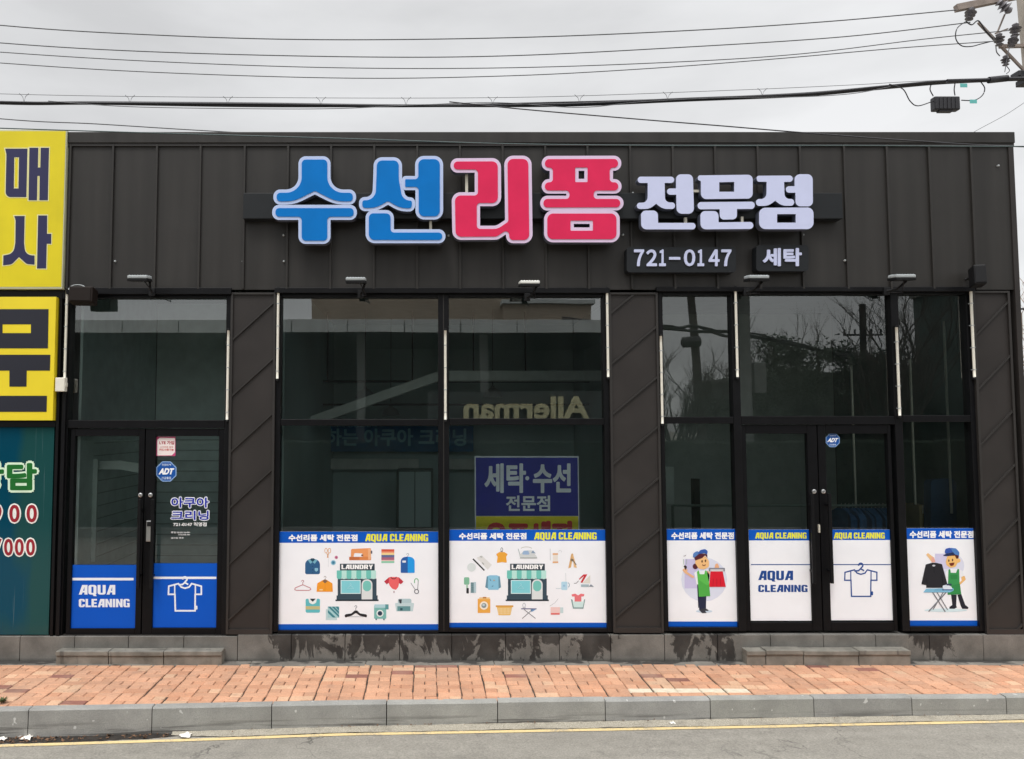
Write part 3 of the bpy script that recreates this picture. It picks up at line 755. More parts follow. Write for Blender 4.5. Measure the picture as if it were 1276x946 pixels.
# diagonal-seam pillars
def pillar(ua, ub, v0, v1, cuts, slope):
    Y = -0.03; m = MB(); slab(m, ua, ub, 450, v0, v1, Y, 0.15, M_PILLAR)
    x0, x1 = PX(ua, 450, Y), PX(ub, 450, Y); zt, zb = PZ(v0, Y), PZ(v1, Y); w = x1 - x0
    for vc in cuts:
        za = PZ(vc, Y); pts = []
        (xa_, za_), (xb_, zb_) = (x0, za), (x1, za + w * slope)
        if zb_ > zt: k = (zt - za_) / (zb_ - za_); xb_, zb_ = x0 + w * k, zt
        if za_ < zb: k = (zb - za_) / (zb_ - za_); xa_, za_ = xa_ + (xb_ - xa_) * k, zb
        if xb_ - xa_ < 0.03: continue
        d = Vector((xb_ - xa_, 0, zb_ - za_)).normalized(); nn = Vector((-d.z, 0, d.x)) * 0.011
        A = Vector((xa_, 0, za_)); B = Vector((xb_, 0, zb_)); q = [A - nn, B - nn, B + nn * 0.4, A + nn * 0.4]
        # folded lap: the upper sheet steps out 14 mm over the lower one
        vs = [(p.x, Y - 0.018, p.z) for p in q] + [(p.x, Y + 0.002, p.z) for p in q]
        m.add(vs, [(0, 1, 2, 3), (1, 0, 4, 5), (3, 2, 6, 7), (2, 1, 5, 6), (0, 3, 7, 4)], M_SEAM)
    for xx in (x0, x1): m.box(xx - 0.012, xx + 0.012, Y - 0.022, Y + 0.01, zb, zt, M_SEAM, 0.002)
    m.box(x0 + 0.013, x1 - 0.013, Y - 0.022, Y + 0.01, zt - 0.02, zt, M_SEAM); m.box(x0 + 0.013, x1 - 0.013, Y - 0.021, Y + 0.01, zb, zb + 0.05, M_PILLAR)
    m.build('pillar_panel', shop)
pillar(288.5, 342, 365, 790, (424, 494, 563, 633, 703, 773, 838), 0.92)
pillar(760.5, 819, 365, 788, (391, 454, 517, 579, 643, 707, 770, 835), 0.82)
pillar(1215, 1259, 363, 790, (419, 486, 555, 622, 690, 757, 822), 1.0)

# plinth of granite blocks
m = MB(); rnd = random.Random(4)
js = [-40, 25, 93, 160, 229, 296, 363, 430, 498, 563, 630, 697, 761, 828, 894, 960, 1026, 1091, 1158, 1225, 1290]
for a, b in zip(js, js[1:]):
    x0, x1 = PX(a, 806, YF), PX(b, 806, YF)
    if a == 1225: x1 = XR
    m.box(x0 + 0.003, x1 - 0.003, -0.055 - rnd.uniform(0, 0.003), 0.16, -0.25, PZ(793 if b < 340 else 791, -0.05), M_STONE, 0.004)
m.box(XL - 0.9, XR - 0.01, -0.03, 0.16, -0.25, ZSILL - 0.012, M_SOIL)
m.build('stone_plinth', shop)
# outer shell
m = MB()
m.box(XR - 0.08, XR - 0.002, 0.165, YB, -0.26, ZTOP - 0.05, M_PILLAR)
m.build('side_wall', shop)
m = MB(); m.box(XL, XL + 0.05, 0.17, YB, -0.26, ZTOP - 0.05, M_PILLAR); m.build('side_wall', shop)
m = MB(); m.box(XL + 0.055, XR - 0.085, YB - 0.15, YB, -0.26, ZTOP - 0.05, M_PILLAR); m.build('rear_wall', shop)
m = MB(); m.box(XL + 0.055, XR - 0.085, 0.17, YB - 0.155, ZTOP - 0.45, ZTOP - 0.30, M_DARKIN); m.build('roof', shop)
m = MB(); m.box(XL + 0.055, XR - 0.085, 0.165, YB - 0.155, -0.2, ZSILL - 0.03, M_FLOORIN); m.build('interior_floor', shop)
m = MB(); m.box(XL + 0.055, XR - 0.085, 0.17, YB - 0.155, 4.05, 4.12, M_CEILIN); m.build('interior_ceiling', shop)
m = MB()
m.box(-1.51, 2.44, 4.6, 4.7, ZSILL - 0.03, 4.04, M_WALLIN)               # back wall of the middle room
m.box(2.45, 2.55, 0.5, 5.0, ZSILL - 0.03, 4.04, M_WALLIN)                # partitions between the rooms
m.box(-1.62, -1.52, 0.3, 5.0, ZSILL - 0.03, 4.04, M_WALLIN)
m.box(2.56, XR - 0.12, 3.4, 3.5, ZSILL - 0.03, 4.04, mat('right_room_wall', (0.50, 0.53, 0.50), 0.8))
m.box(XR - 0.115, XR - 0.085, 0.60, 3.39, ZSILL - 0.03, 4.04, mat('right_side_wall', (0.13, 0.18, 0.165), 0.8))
m.box(XR - 0.118, XR - 0.085, 0.18, 0.595, ZSILL - 0.03, 4.04, mat('daylit_green_wall', (0.66, 0.80, 0.73), 0.7))  # daylight on the wall beside the glass is put into its paler colour
MS = mat('slat_gap', (0.42, 0.49, 0.475), 0.8); ML = mat('left_room_wall', (0.72, 0.82, 0.80), 0.8)
m.box(XL + 0.09, -1.63, 2.4, 2.5, ZSILL - 0.03, 4.04, ML)
m.box(XL + 0.055, XL + 0.085, 0.18, 2.39, ZSILL - 0.03, 4.04, ML)
for z in [0.5 + 0.14 * i for i in range(14)]:
    m.box(XL + 0.1, -1.64, 2.385, 2.398, z, z + 0.012, MS); m.box(XL + 0.086, XL + 0.094, 0.5, 2.38, z, z + 0.010, MS)
m.build('interior_wall', shop)
# pale band, sloping then level, and service rails under the ceiling
m = MB()
a, b, c = P(372, 524, 2.2), P(548, 462, 2.2), P(790, 462, 2.2)
for p, q in ((a, b), (b, c)):
    m.add([(p.x, 2.2, p.z - 0.13), (q.x, 2.2, q.z - 0.13), (q.x, 2.2, q.z), (p.x, 2.2, p.z), (p.x, 2.5, p.z - 0.13), (q.x, 2.5, q.z - 0.13), (q.x, 2.5, q.z), (p.x, 2.5, p.z)],
          [(0, 1, 2, 3), (3, 2, 6, 7), (0, 4, 5, 1)], mat('band_white', (0.62, 0.66, 0.64), 0.7))
m.build('pale_band', shop)
m = MB()
for v in (474, 503):
    p, q = P(350, v, 3.2), P(800, v, 3.2); m.box(-1.5, 2.4, 3.2, 3.24, p.z - 0.03, p.z, M_LAMPDK)
for u in (408, 514, 590, 655): p = P(u, 474, 3.22); m.tube([(p.x, 3.22, p.z), (p.x, 3.22, 4.05)], 0.012, M_LAMPDK, 5)
m.build('ceiling_track', shop)
m = MB()
for u, v0, v1, Y in ((1064, 455, 640, 1.4), (1138, 448, 655, 0.8), (1182.5, 400, 640, 0.5)): slab(m, u - 0.9, u + 0.9, 540, v0, v1, Y, Y + 0.02, M_TUBE)  # thin pale strips built in place of tube reflections in inner glass
m.build('tube_reflection', shop)

# windows --------------------------------------------------------------
YFR = -0.02; YGL = 0.035
def bar(mb, u0, u1, v0, v1, vref=450, yf=YFR, yb=0.09, mt=M_FRAME, bev=0.004): slab(mb, u0, u1, vref, v0, v1, yf, yb, mt, bev)
def pane(parent, u0, u1, vref, v0, v1, mt=M_GLASS, Y=YGL):
    mb = MB(); x0, x1 = PX(u0, vref, Y) - 0.01, PX(u1, vref, Y) + 0.01; z0, z1 = PZ(v1, Y) - 0.01, PZ(v0, Y) + 0.01
    mb.add([(x0, Y, z0), (x1, Y, z0), (x1, Y, z1), (x0, Y, z1)], [(0, 1, 2, 3)], mt)
    return mb.build('glass_pane', parent)
# left entrance frame
m = MB()
bar(m, 79.5, 86.5, 367, 792); bar(m, 281, 287.5, 367, 792)
bar(m, 86.8, 280.7, 366, 371.5); bar(m, 86.8, 280.7, 523.5, 533.5)
wf = m.build('window', shop); wf['label'] = 'transom window over the left entrance'
pane(wf, 87, 281, 450, 370, 525)
# centre window
m = MB()
bar(m, 343.5, 350, 366, 788); bar(m, 546, 559.5, 366, 788); bar(m, 752, 760, 366, 788)
bar(m, 350.3, 545.7, 365, 370.5); bar(m, 559.8, 751.7, 365, 370)
bar(m, 350.3, 545.7, 522.5, 530.5); bar(m, 559.8, 751.7, 521.5, 529.5)
bar(m, 350.3, 545.7, 786, 790); bar(m, 559.8, 751.7, 783, 788)
bar(m, 552.2, 553.2, 367, 787, yf=YFR - 0.006, yb=YFR + 0.02, mt=M_SEAM, bev=0)
wf = m.build('window', shop); wf['label'] = 'wide four-pane display window'
for a in ((350, 546, 450, 370, 523), (559, 752, 450, 370, 522)): pane(wf, *a)
for a in ((350, 546, 450, 530, 787), (559, 752, 450, 529, 785)): pane(wf, *a, M_GLASSLOW)
# right glazing with door
m = MB()
bar(m, 821.5, 827, 363, 787); bar(m, 912.5, 922, 363, 787); bar(m, 1112.5, 1122, 363, 787); bar(m, 1207, 1215, 363, 787)
for (a, b, v0, v1) in ((827.3, 912.2, 362.5, 368), (922.3, 1112.2, 362.5, 367), (1122.3, 1206.7, 362.5, 367), (827.3, 912.2, 519.5, 528), (922.3, 1112.2, 518.5, 529), (1122.3, 1206.7, 517.5, 526), (827.3, 912.2, 782, 787), (1122.3, 1206.7, 781, 787)):
    bar(m, a, b, v0, v1)
wf = m.build('window', shop); wf['label'] = 'glazing round the right entrance'
for a in ((827, 913, 450, 367, 520), (922, 1113, 450, 366, 520), (1122, 1207, 450, 366, 518), ): pane(wf, *a, M_GLASSR)
for a in ((827, 913, 450, 527, 784), (1122, 1207, 450, 526, 782)): pane(wf, *a, M_GLASSRLOW)

# doors ----------------------------------------------------------------
def door(uL, uR, gL, gR, vt, gt, gb, vb, hu, hv0, hv1, lock, vref=600, glass=M_GLASSLOW):
    Y = -0.005; m = MB()
    slab(m, uL, gL, vref, vt, vb, Y, 0.06, M_LEAF, 0.004); slab(m, gR, uR, vref, vt, vb, Y, 0.06, M_LEAF, 0.004)
    slab(m, gL + 0.2, gR - 0.2, vref, vt, gt, Y, 0.06, M_LEAF, 0.003); slab(m, gL + 0.2, gR - 0.2, vref, gb, vb, Y, 0.06, M_LEAF, 0.003)
    d = m.build('door', shop)
    pane(d, gL, gR, vref, gt, gb, glass, 0.028)
    m = MB(); x = PX(hu, 660, -0.07); z0, z1 = PZ(hv1, -0.07), PZ(hv0, -0.07)
    m.box(x - 0.016, x + 0.016, -0.085, -0.06, z0, z1, M_FRAME, 0.004)
    for z in (z0 + 0.12, z1 - 0.12): m.box(x - 0.01, x + 0.01, -0.06, -0.004, z - 0.01, z + 0.01, M_FRAME)
    m.build('handle', d)
    m = MB(); p = P(*lock, -0.012); m.lathe(p + Vector((0, 0.01, 0)), (0, -1, 0), [(0.022, 0), (0.022, 0.014), (0.014, 0.018), (0.013, 0.014)], M_SILVER); m.build('lock', d)
    return d
d1 = door(86.8, 179.2, 92, 172, 534, 543.5, 783.5, 792, 173.5, 622, 733, (175, 617))
d2 = door(180.6, 280.7, 193, 272, 534, 543.5, 783, 792, 190, 622, 733, (187.5, 617))
m = MB(); slab(m, 181.8, 188.5, 660, 649, 675, -0.05, -0.006, M_SILVER, 0.006); slab(m, 183, 187.5, 660, 650.5, 656, -0.054, -0.049, M_LAMPDK); m.build('door_latch', d2)
d3 = door(922.5, 1019.5, 931, 1007.5, 529.5, 540.5, 776, 786.5, 1012.5, 615, 727, (1014.5, 612.5), glass=M_GLASSRLOW)
d4 = door(1020.8, 1112.2, 1030.5, 1108, 529.5, 540.5, 775.5, 786.5, 1034.5, 615, 727, (1026, 612.5), glass=M_GLASSRLOW)
m = MB(); slab(m, 1020.6, 1022.2, 660, 654, 664, -0.03, -0.006, M_POST, 0.002); m.build('door_latch', d4)

# =================================================================== NEIGHBOURING SHOP AT THE LEFT EDGE
nb = thing('neighbour_building', 'black-framed front of the adjoining shop at the left edge', 'building', (PX(0, 500), 0, 0))
m = MB(); slab(m, -420, 79.2, 450, 167, 372, -0.045, 0.2, M_FRAME); slab(m, -420, 79.2, 450, 372.2, 793, -0.01, 0.2, M_FRAME); m.build('front_wall', nb)
m = MB(); slab(m, 67.5, 71, 600, 366, 793, -0.05, -0.012, M_FRAME, 0.003); slab(m, 74.5, 79, 600, 366, 793, -0.05, -0.012, M_FRAME, 0.003); slab(m, -300, 67, 600, 525, 532, -0.05, -0.012, M_FRAME); m.build('frame', nb)
m = MB(); m.box(PX(-420, 450), XL - 0.002, 0.21, 7, -0.26, ZTOP - 0.06, M_PILLAR); m.build('side_wall', nb)

# =================================================================== SIGNS
# main sign: letters traced from their real outlines, standing 20 cm off the cladding on a box beam
sign = thing('shop_sign', 'large sign of blue, pink and white rounded Korean letters fixed on a dark horizontal beam', 'sign', P(676, 256, -0.16))
m = MB(); slab(m, 303, 1050, 256, 240.5, 272.5, -0.165, -0.052, M_BEAM, 0.004); m.build('beam', sign)
S = 120 / 811.0; YL = -0.255
def sign_letter(name, ox, oy, pieces, white, face, dy=0.0):
    """pieces: list of (outer, holes); white body, coloured inset face"""
    body = MB(); fc = MB()
    for i, (o_, hs) in enumerate(pieces):
        y = YL - dy - 0.0015 * i
        lo = rounded(o_, 8); loops = [lo] + [rounded(h, 5) for h in hs]
        body.prism([to_plane(l_, ox, oy, S, y) for l_ in loops], y, -0.168, white, M_RETURN)
        if face is not None:
            li = [inset(lo, 27.5)]
            for h in loops[1:]:
                xs_ = [p[0] for p in h]; ys_ = [p[1] for p in h]; e = 28
                x0, x1, y0, y1 = min(xs_) - e, max(xs_) + e, min(ys_) - e, max(ys_) + e
                li.append(rounded([(x0, y0, 8), (x1, y0, 8), (x1, y1, 8), (x0, y1, 8)], 3))
            yy = y - 0.006
            fc.prism([to_plane(l_, ox, oy, S, yy) for l_ in li], yy, y - 0.0005, face)
    b = body.build('letter', sign)
    if face is not None: fc.build('letter_face', b)
    return b
c4 = 4
sign_letter('su', 330, 180, [
    ([(283, 100, 62), (553, 100, 62), (553, 380, 150), (768, 380, 58), (768, 507, 58), (590, 507, 300), (421, 421, 3), (250, 507, 300), (72, 507, 58), (72, 380, 58), (283, 380, 150)], []),
    ([(62, 509, 58), (775, 509, 58), (775, 636, 58), (553, 636, c4), (553, 838, 62), (283, 838, 62), (283, 636, c4), (62, 636, 58)], [])], M_WHITEBLUE, M_BLUE)
sign_letter('seon', 440, 180, [
    ([(174, 108, 72), (412, 108, 72), (412, 290, 200), (440, 446, 70), (522, 446, 48), (522, 565, 52), (390, 565, 220), (294, 508, 3), (200, 562, 220), (50, 562, 52), (50, 443, 48), (162, 443, 120), (170, 260, 300)], []),
    ([(522, 97, 75), (758, 97, 75), (758, 633, 75), (525, 633, 75), (525, 385, 3), (411, 385, 34), (411, 266, 34), (522, 266, 3)], []),
    ([(105, 553, 66), (343, 553, 66), (343, 715, 3), (778, 715, 58), (778, 832, 58), (105, 832, 78)], [])], M_WHITEBLUE, M_BLUE)
sign_letter('ri', 555, 180, [
    ([(43, 117, 60), (468, 115, 75), (470, 520, 75), (292, 520, 3), (292, 685, 3), (430, 685, 80), (503, 636, 6), (495, 95, 75), (725, 95, 75), (735, 832, 75), (515, 832, 60), (510, 757, 3), (440, 803, 80), (60, 805, 75), (52, 403, 75), (247, 403, 3), (247, 238, 3), (43, 238, 60)], [])], M_WHITEPINK, M_RED)
sign_letter('pom', 665, 180, [
    ([(68, 97, 62), (738, 95, 62), (738, 222, 60), (668, 222, 3), (668, 292, 3), (740, 292, 60), (740, 415, 60), (533, 415, 3), (533, 432, 3), (757, 432, 62), (757, 556, 62), (55, 558, 62), (55, 432, 62), (275, 432, 3), (275, 415, 3), (68, 415, 60), (68, 292, 60), (135, 292, 3), (135, 222, 3), (68, 222, 60)],
     [[(378, 222, 0), (427, 222, 0), (427, 290, 0), (378, 290, 0)]]),
    ([(88, 555, 75), (725, 555, 75), (725, 825, 75), (88, 825, 75)], [[(338, 669, 0), (472, 669, 0), (472, 699, 0), (338, 699, 0)]])], M_WHITEPINK, M_RED)
sign_letter('jeon', 785, 205, [
    ([(65, 103, 26), (372, 103, 26), (372, 156, 26), (292, 156, 4), (296, 320, 110), (380, 320, 27), (380, 375, 32), (275, 375, 110), (221, 331, 3), (165, 375, 110), (58, 375, 32), (58, 322, 27), (148, 322, 110), (150, 156, 4), (65, 156, 26)], []),
    ([(388, 83, 42), (530, 83, 42), (540, 415, 46), (393, 415, 46), (390, 255, 3), (312, 255, 27), (312, 202, 27), (388, 202, 3)], []),
    ([(92, 388, 42), (235, 388, 42), (237, 492, 3), (553, 492, 28), (553, 547, 28), (95, 547, 46)], [])], M_WHITE, None)
sign_letter('mun', 785, 205, [
    ([(572, 92, 20), (1034, 86, 42), (1034, 288, 46), (598, 292, 46), (597, 140, 10), (572, 130, 10)], [[(752, 150, 0), (878, 147, 0), (878, 230, 0), (752, 230, 0)]]),
    ([(570, 317, 29), (1051, 313, 29), (1051, 375, 29), (901, 375, 3), (901, 462, 36), (757, 465, 36), (755, 377, 3), (570, 378, 29)], []),
    ([(592, 392, 42), (745, 392, 42), (747, 487, 3), (1039, 484, 29), (1039, 543, 29), (595, 547, 46)], [])], M_WHITE, None)
sign_letter('jeom', 905, 205, [
    ([(250, 95, 24), (560, 93, 27), (560, 147, 27), (487, 147, 4), (492, 290, 110), (572, 290, 27), (572, 348, 32), (465, 348, 110), (413, 305, 3), (355, 348, 110), (250, 350, 30), (250, 292, 27), (338, 290, 110), (340, 147, 4), (262, 145, 18)], []),
    ([(575, 82, 48), (728, 82, 46), (730, 353, 42), (583, 353, 42), (583, 238, 3), (502, 238, 28), (502, 183, 28), (575, 183, 3)], []),
    ([(278, 365, 52), (735, 362, 52), (735, 545, 56), (275, 545, 56)], [[(428, 418, 0), (585, 418, 0), (585, 490, 0), (428, 490, 0)]])], M_WHITE, None)
for (u0, u1, v0, v1) in ((535, 538.2, 273, 288), (579.8, 583.2, 214, 242), (853, 856.2, 271, 279), (923.5, 926.5, 270, 279), (863, 871, 236.5, 239.5)):
    m = MB(); slab(m, u0, u1, (v0 + v1) / 2, v0, v1, -0.2, -0.17, M_POST); m.build('bracket', sign)

def board(name, label, u0, u1, v0, v1):
    t = thing(name, label, 'sign', P((u0 + u1) / 2, v1, -0.1)); Y = -0.16
    lp = rounded([(u0, v0, 4), (u1, v0, 4), (u1, v1, 4), (u0, v1, 4)], 4)
    m = MB(); m.prism([to_plane(lp, 0, 0, 1, Y)], Y, -0.051, M_BOARD); m.build('board', t); return t
t = board('sign_board', 'small dark board with the white phone number 721-0147 under the large sign', 781, 917, 308, 339.5)
m = MB(); 
for ch, a, b in (('７', 32, 117), ('２', 135, 225), ('１', 243, 300), ('０', 452, 547), ('１', 566, 622), ('４', 660, 752), ('７', 766, 851)):
    letter(m, ch, (785 + a * S, 311.2, 785 + b * S, 332), -0.162, M_WHITE, 0.028, thick=0.012)
slab(m, 785 + 330 * S, 785 + 424 * S, 320, 320.3, 323.6, -0.174, -0.162, M_WHITE)
m.build('lettering', t)
t = board('sign_board', 'smaller dark board with two white Korean letters right of the phone number', 942.5, 1007.5, 305.5, 338)
m = MB(); letter(m, '세탁', (950, 309.5, 998.5, 332), -0.162, M_WHITE, 0.035, thick=0.012); m.build('lettering', t)

# neighbour's yellow signs
t = thing('yellow_sign', 'tall yellow lightbox with navy Korean letters standing highest at the left edge', 'sign', P(30, 359, -0.2))
m = MB(); slab(m, -120, 80.3, 260, 161.5, 360, -0.11, -0.046, M_ALU, 0.004); m.build('case', t)
m = MB(); slab(m, -118, 79.0, 260, 163.5, 357.5, -0.113, -0.109, M_PLYEL); m.build('face', t)
S2 = 90 / 811.0; key = MB(); let = MB()
def navy(oy, loops):
    lp = [rounded(q, 5) for q in loops]
    y = -0.1145
    key.prism([to_plane(inset(lp[0], -11), 0, oy, S2, y)] + [to_plane(inset(q, 11), 0, oy, S2, y) for q in lp[1:]], y, None, M_KEY)
    y = -0.116
    let.prism([to_plane(q, 0, oy, S2, y) for q in lp], y, None, M_NAVY)
navy(160, [[(57, 228, 0), (308, 228, 0), (296, 772, 0), (62, 772, 55), (72, 290, 20)], [(160, 325, 0), (213, 325, 0), (207, 675, 0), (155, 675, 0)]])
navy(160, [[(330, 218, 0), (430, 218, 0), (425, 440, 0), (452, 440, 0), (457, 218, 0), (550, 218, 0), (537, 808, 0), (442, 808, 0), (445, 535, 0), (420, 535, 0), (415, 808, 0), (320, 808, 0)]])
navy(255, [[(160, 128, 0), (277, 128, 0), (270, 430, 60), (285, 565, 110), (388, 572, 0), (388, 675, 0), (300, 668, 60), (213, 590, 0), (130, 672, 70), (35, 682, 0), (37, 572, 0), (150, 550, 110), (172, 430, 60), (175, 180, 20)]])
navy(255, [[(428, 122, 0), (530, 122, 0), (527, 328, 0), (576, 328, 0), (574, 440, 0), (525, 440, 0), (518, 718, 0), (415, 718, 0)]])
key.build('lettering_outline', t); let.build('lettering', t)
t = thing('yellow_sign', 'square yellow panel with thick black Korean letter between tall yellow lightbox and teal window', 'sign', P(30, 524, -0.1))
m = MB(); slab(m, -120, 67.8, 450, 370, 524, -0.10, -0.012, M_PLYEL2, 0.003); m.build('panel', t)
m = MB(); y = -0.1025
for oy, loops in ((360, [[(-600, 228, 0), (545, 228, 0), (538, 668, 0), (-600, 668, 0)], [(28, 398, 0), (347, 398, 0), (347, 497, 0), (28, 497, 0)]]),
                  (360, [[(-600, 740, 0), (565, 740, 0), (560, 918, 0), (300, 918, 0), (297, 1098, 0), (105, 1098, 0), (105, 918, 0), (-600, 918, 0)]]),
                  (455, [[(-600, 345, 0), (527, 345, 0), (523, 525, 0), (-600, 525, 0)]])):
    m.prism([to_plane(q[:] if False else [(a, b) for a, b, _ in q], 0, oy, S2, y) for q in loops], y, None, M_INK)
m.build('lettering', t)
# teal window film
t = thing('window_film', 'teal film on the glass with a green Korean syllable and red numbers edged in white', 'window film', P(30, 790, -0.03))
m = MB(); slab(m, -260, 65.8, 600, 532.5, 791, -0.03, -0.012, M_TEAL); m.build('film', t)
m = MB(); dk = mat('green_vinyl', '#0f6a24', 0.4); rd = mat('dark_red_vinyl', '#9c1a2c', 0.4); wv = mat('white_vinyl', '#f2f4ee', 0.4); mint = mat('mint_vinyl', '#dcf4d8', 0.4); blk = mat('shadow_vinyl', '#0a1512', 0.5)
def outlined(body, box, mcol, medge, b0=0.02, b1=0.08):
    u0, v0, u1, v1 = box; g = (v1 - v0) * 0.085
    letter(m, body, (u0 - g, v0 - g, u1 + g, v1 + g), -0.0335, medge, b1); letter(m, body, box, -0.035, mcol, b0)
outlined('담', (8.5, 577, 46, 611), dk, mint, 0.045, 0.085); outlined('상', (-36, 577, 5, 611), dk, mint, 0.045, 0.085)
for u in (11.5, 33): outlined('0', (u, 629, u + 13, 651), rd, wv, 0.025, 0.085)
outlined('9', (-10, 629, 2.0, 651), rd, wv, 0.025, 0.085)
for u in (5, 18.5, 32.5): outlined('0', (u, 671.5, u + 11, 692.5), rd, wv, 0.025, 0.085)
outlined('7', (-9.5, 671.5, 2, 692.5), rd, wv, 0.025, 0.085)
m.build('lettering', t)

# =================================================================== WINDOW POSTERS
HB, HY = '#0a57b8', '#f2ee3c'
def poster(label, u0, u1, vt, vb, hv, foot, vref=720, header=None, hcol='#0859c2', bg='#f8f9fd'):
    Y = 0.018; t = thing('window_poster', label, 'poster', P((u0 + u1) / 2, vb, Y), 'printed posters on the glass')
    x0, x1 = PX(u0, vref, Y), PX(u1, vref, Y)
    m = MB(); m.box(x0, x1, Y, Y + 0.002, PZ(vb, Y), PZ(vt, Y), ink(bg)); m.build('sheet', t)
    m = MB(); y = Y - 0.0004
    if hv: m.box(x0 + 0.0005, x1 - 0.0005, y, Y, PZ(hv, Y), PZ(vt, Y) - 0.0005, ink(hcol)); m.build('header_band', t)
    if foot: m = MB(); m.box(x0 + 0.0005, x1 - 0.0005, y, Y, PZ(vb, Y) + 0.0005, PZ(foot, Y), ink(hcol)); m.build('footer_band', t)
    if header:
        m = MB()
        for body, box, c, b in header: block_letter(m, body, box, Y - 0.0009, ink(c)) if body.isascii() else letter(m, body, box, Y - 0.0009, ink(c), b + 0.015)
        m.build('header_lettering', t)
    return t
Yp = 0.018 - 0.0003
def shopfront(pr, ox):
    """the little shop in the middle; coordinates as read on an 8.6x enlargement, ox shifts it"""
    X = lambda a: a + ox
    pr.new(); R = pr.rect
    R(X(652), 440, X(1068), 665, '#3d4f5c'); R(X(640), 620, X(1080), 668, '#3d4f5c'); R(X(628), 664, X(1090), 680, '#22303a')
    R(X(676), 280, X(1048), 352, '#3a4650'); R(X(684), 455, X(898), 602, '#dff5f7'); R(X(692), 463, X(890), 594, '#86d3dd')
    pr.poly([(X(912), 660), (X(912), 500, 55), (X(1026), 445, 0), (X(1026), 660)], '#3d4f5c') if False else None
    pr.rect(X(908), 447, X(1024), 662, '#e4e7e8', 54); pr.rect(X(922), 462, X(1010), 575, '#7cc9bf', 42); pr.rect(X(908), 575, X(1024), 662, '#dfe4e5')
    for i in range(8):
        a = X(642 + 52.5 * i); c = '#74c8bc' if i % 2 == 0 else '#bfe9e0'
        pr.new(); pr.l = 8; pr.poly([(a, 352), (a + 52.5, 352), (a + 52.5, 445, 22), (a, 445, 22)], c)
    pr.new(); pr.l = 9; pr.text('LAUNDRY', X(692), 290, X(1030), 338, '#ffffff', 0.03)
    pr.arc(X(790), 500, 8, 8, -180, 90, 2.5, '#bfe9f2', 6); pr.line([(X(790), 510), (X(755), 545), (X(825), 545), (X(790), 510)], 3, '#bfe9f2')
def hanger_hook(pr, cx, y0, y1, w, c):
    pr.arc(cx, y0 + 10, 11, 11, -200, 70, w, c, 8); pr.line([(cx + 4, y0 + 19), (cx, y0 + 24), (cx, y1)], w, c)

t1 = poster('white poster of a laundry shopfront ringed by clothes and hangers, left of the wide pair', 346.3, 546, 662.5, 786, 676.5, 777.8, header=[('수선리폼 세탁 전문점', (359.5, 666, 445.5, 674.5), '#ffffff', 0.03), ('AQUA CLEANING', (455, 665.5, 533.5, 674.5), HY, 0.035)])
pr = Print(345, 670, 110 / 946.0, Yp); shopfront(pr, 0)
pr.new(); pr.poly([(303, 392, 18), (303, 230, 60), (462, 230, 60), (462, 392, 18)], '#33618c'); pr.poly([(345, 222, 20), (420, 222, 20), (383, 265, 6)], '#244a5e'); pr.poly([(330, 240), (352, 232), (383, 262), (360, 282)], '#78b4c8'); pr.poly([(436, 240), (414, 232), (383, 262), (406, 282)], '#78b4c8')
for y in (308, 345, 378): pr.ell(383, y, 5, 4, '#1f3e55')
pr.poly([(405, 326), (441, 326), (441, 352, 8), (423, 366), (405, 352, 8)], '#8cc0d8')
pr.new(); pr.ring(527, 140, 17, 28, 6, '#e0a05a'); pr.ring(563, 140, 17, 28, 6, '#e0a05a'); pr.line([(535, 165), (548, 200), (551, 215)], 7, '#e0a05a'); pr.line([(556, 165), (540, 215)], 7, '#d98c3e'); pr.line([(553, 225), (551, 315)], 2.5, '#c9ccd2')
pr.new(); pr.ell(605, 268, 28, 28, '#a9d3e4'); pr.ell(605, 268, 19, 19, '#5a98b4'); pr.ell(605, 268, 9, 9, '#3c7796'); pr.ell(637, 212, 18, 18, '#cf8aa4'); pr.ell(637, 212, 9, 9, '#a84c70')
pr.new(); pr.poly([(795, 122, 14), (1010, 112, 14), (1008, 238), (920, 238), (920, 170, 12), (830, 165, 12), (822, 205), (792, 205)], '#f0a066'); pr.rect(775, 206, 1010, 242, '#e08a50', 6); pr.rect(775, 206, 885, 240, '#c87444', 5); pr.ell(915, 190, 11, 11, '#8a5a48'); pr.rect(978, 120, 1005, 236, '#f4b98c'); pr.rect(1006, 140, 1022, 172, '#5a5a66', 4)
pr.new(); X2 = 817
for y0, y1, c in ((125, 150, '#d95a44'), (150, 166, '#f0a880'), (166, 186, '#f5d89a'), (186, 212, '#65709c'), (212, 240, '#b06a80'), (240, 252, '#e9c8c0'), (252, 272, '#8ed0b0')): pr.l = 1; pr.rect(X2 + 303, y0, X2 + 441, y1, c)
pr.new(); hanger_hook(pr, X2 + 585, 170, 205, 4, '#8a929c'); pr.poly([(X2 + 510, 378, 10), (X2 + 510, 215, 50), (X2 + 585, 203), (X2 + 585, 378)], '#2f62aa'); pr.poly([(X2 + 585, 203), (X2 + 660, 215, 50), (X2 + 660, 378, 10), (X2 + 585, 378)], '#2ba0ee'); pr.rect(X2 + 528, 246, X2 + 566, 268, '#e8eef5', 4)
pr.new(); hanger_hook(pr, 277, 458, 508, 6, '#b06470'); pr.line([(277, 505), (195, 540), (192, 558), (210, 565), (345, 565), (364, 556), (358, 540), (277, 505)], 7, '#c0606a')
pr.new(); hanger_hook(pr, 516, 415, 452, 4, '#8a7868'); pr.poly([(425, 580, 3), (432, 490, 16), (500, 452), (532, 452), (595, 490, 16), (600, 580, 3)], '#f5a033'); pr.poly([(488, 466), (516, 444), (546, 466), (516, 490)], '#8a6a50'); pr.line([(516, 490), (516, 575)], 3, '#d98522'); pr.rect(455, 552, 492, 566, '#f9d8a0')
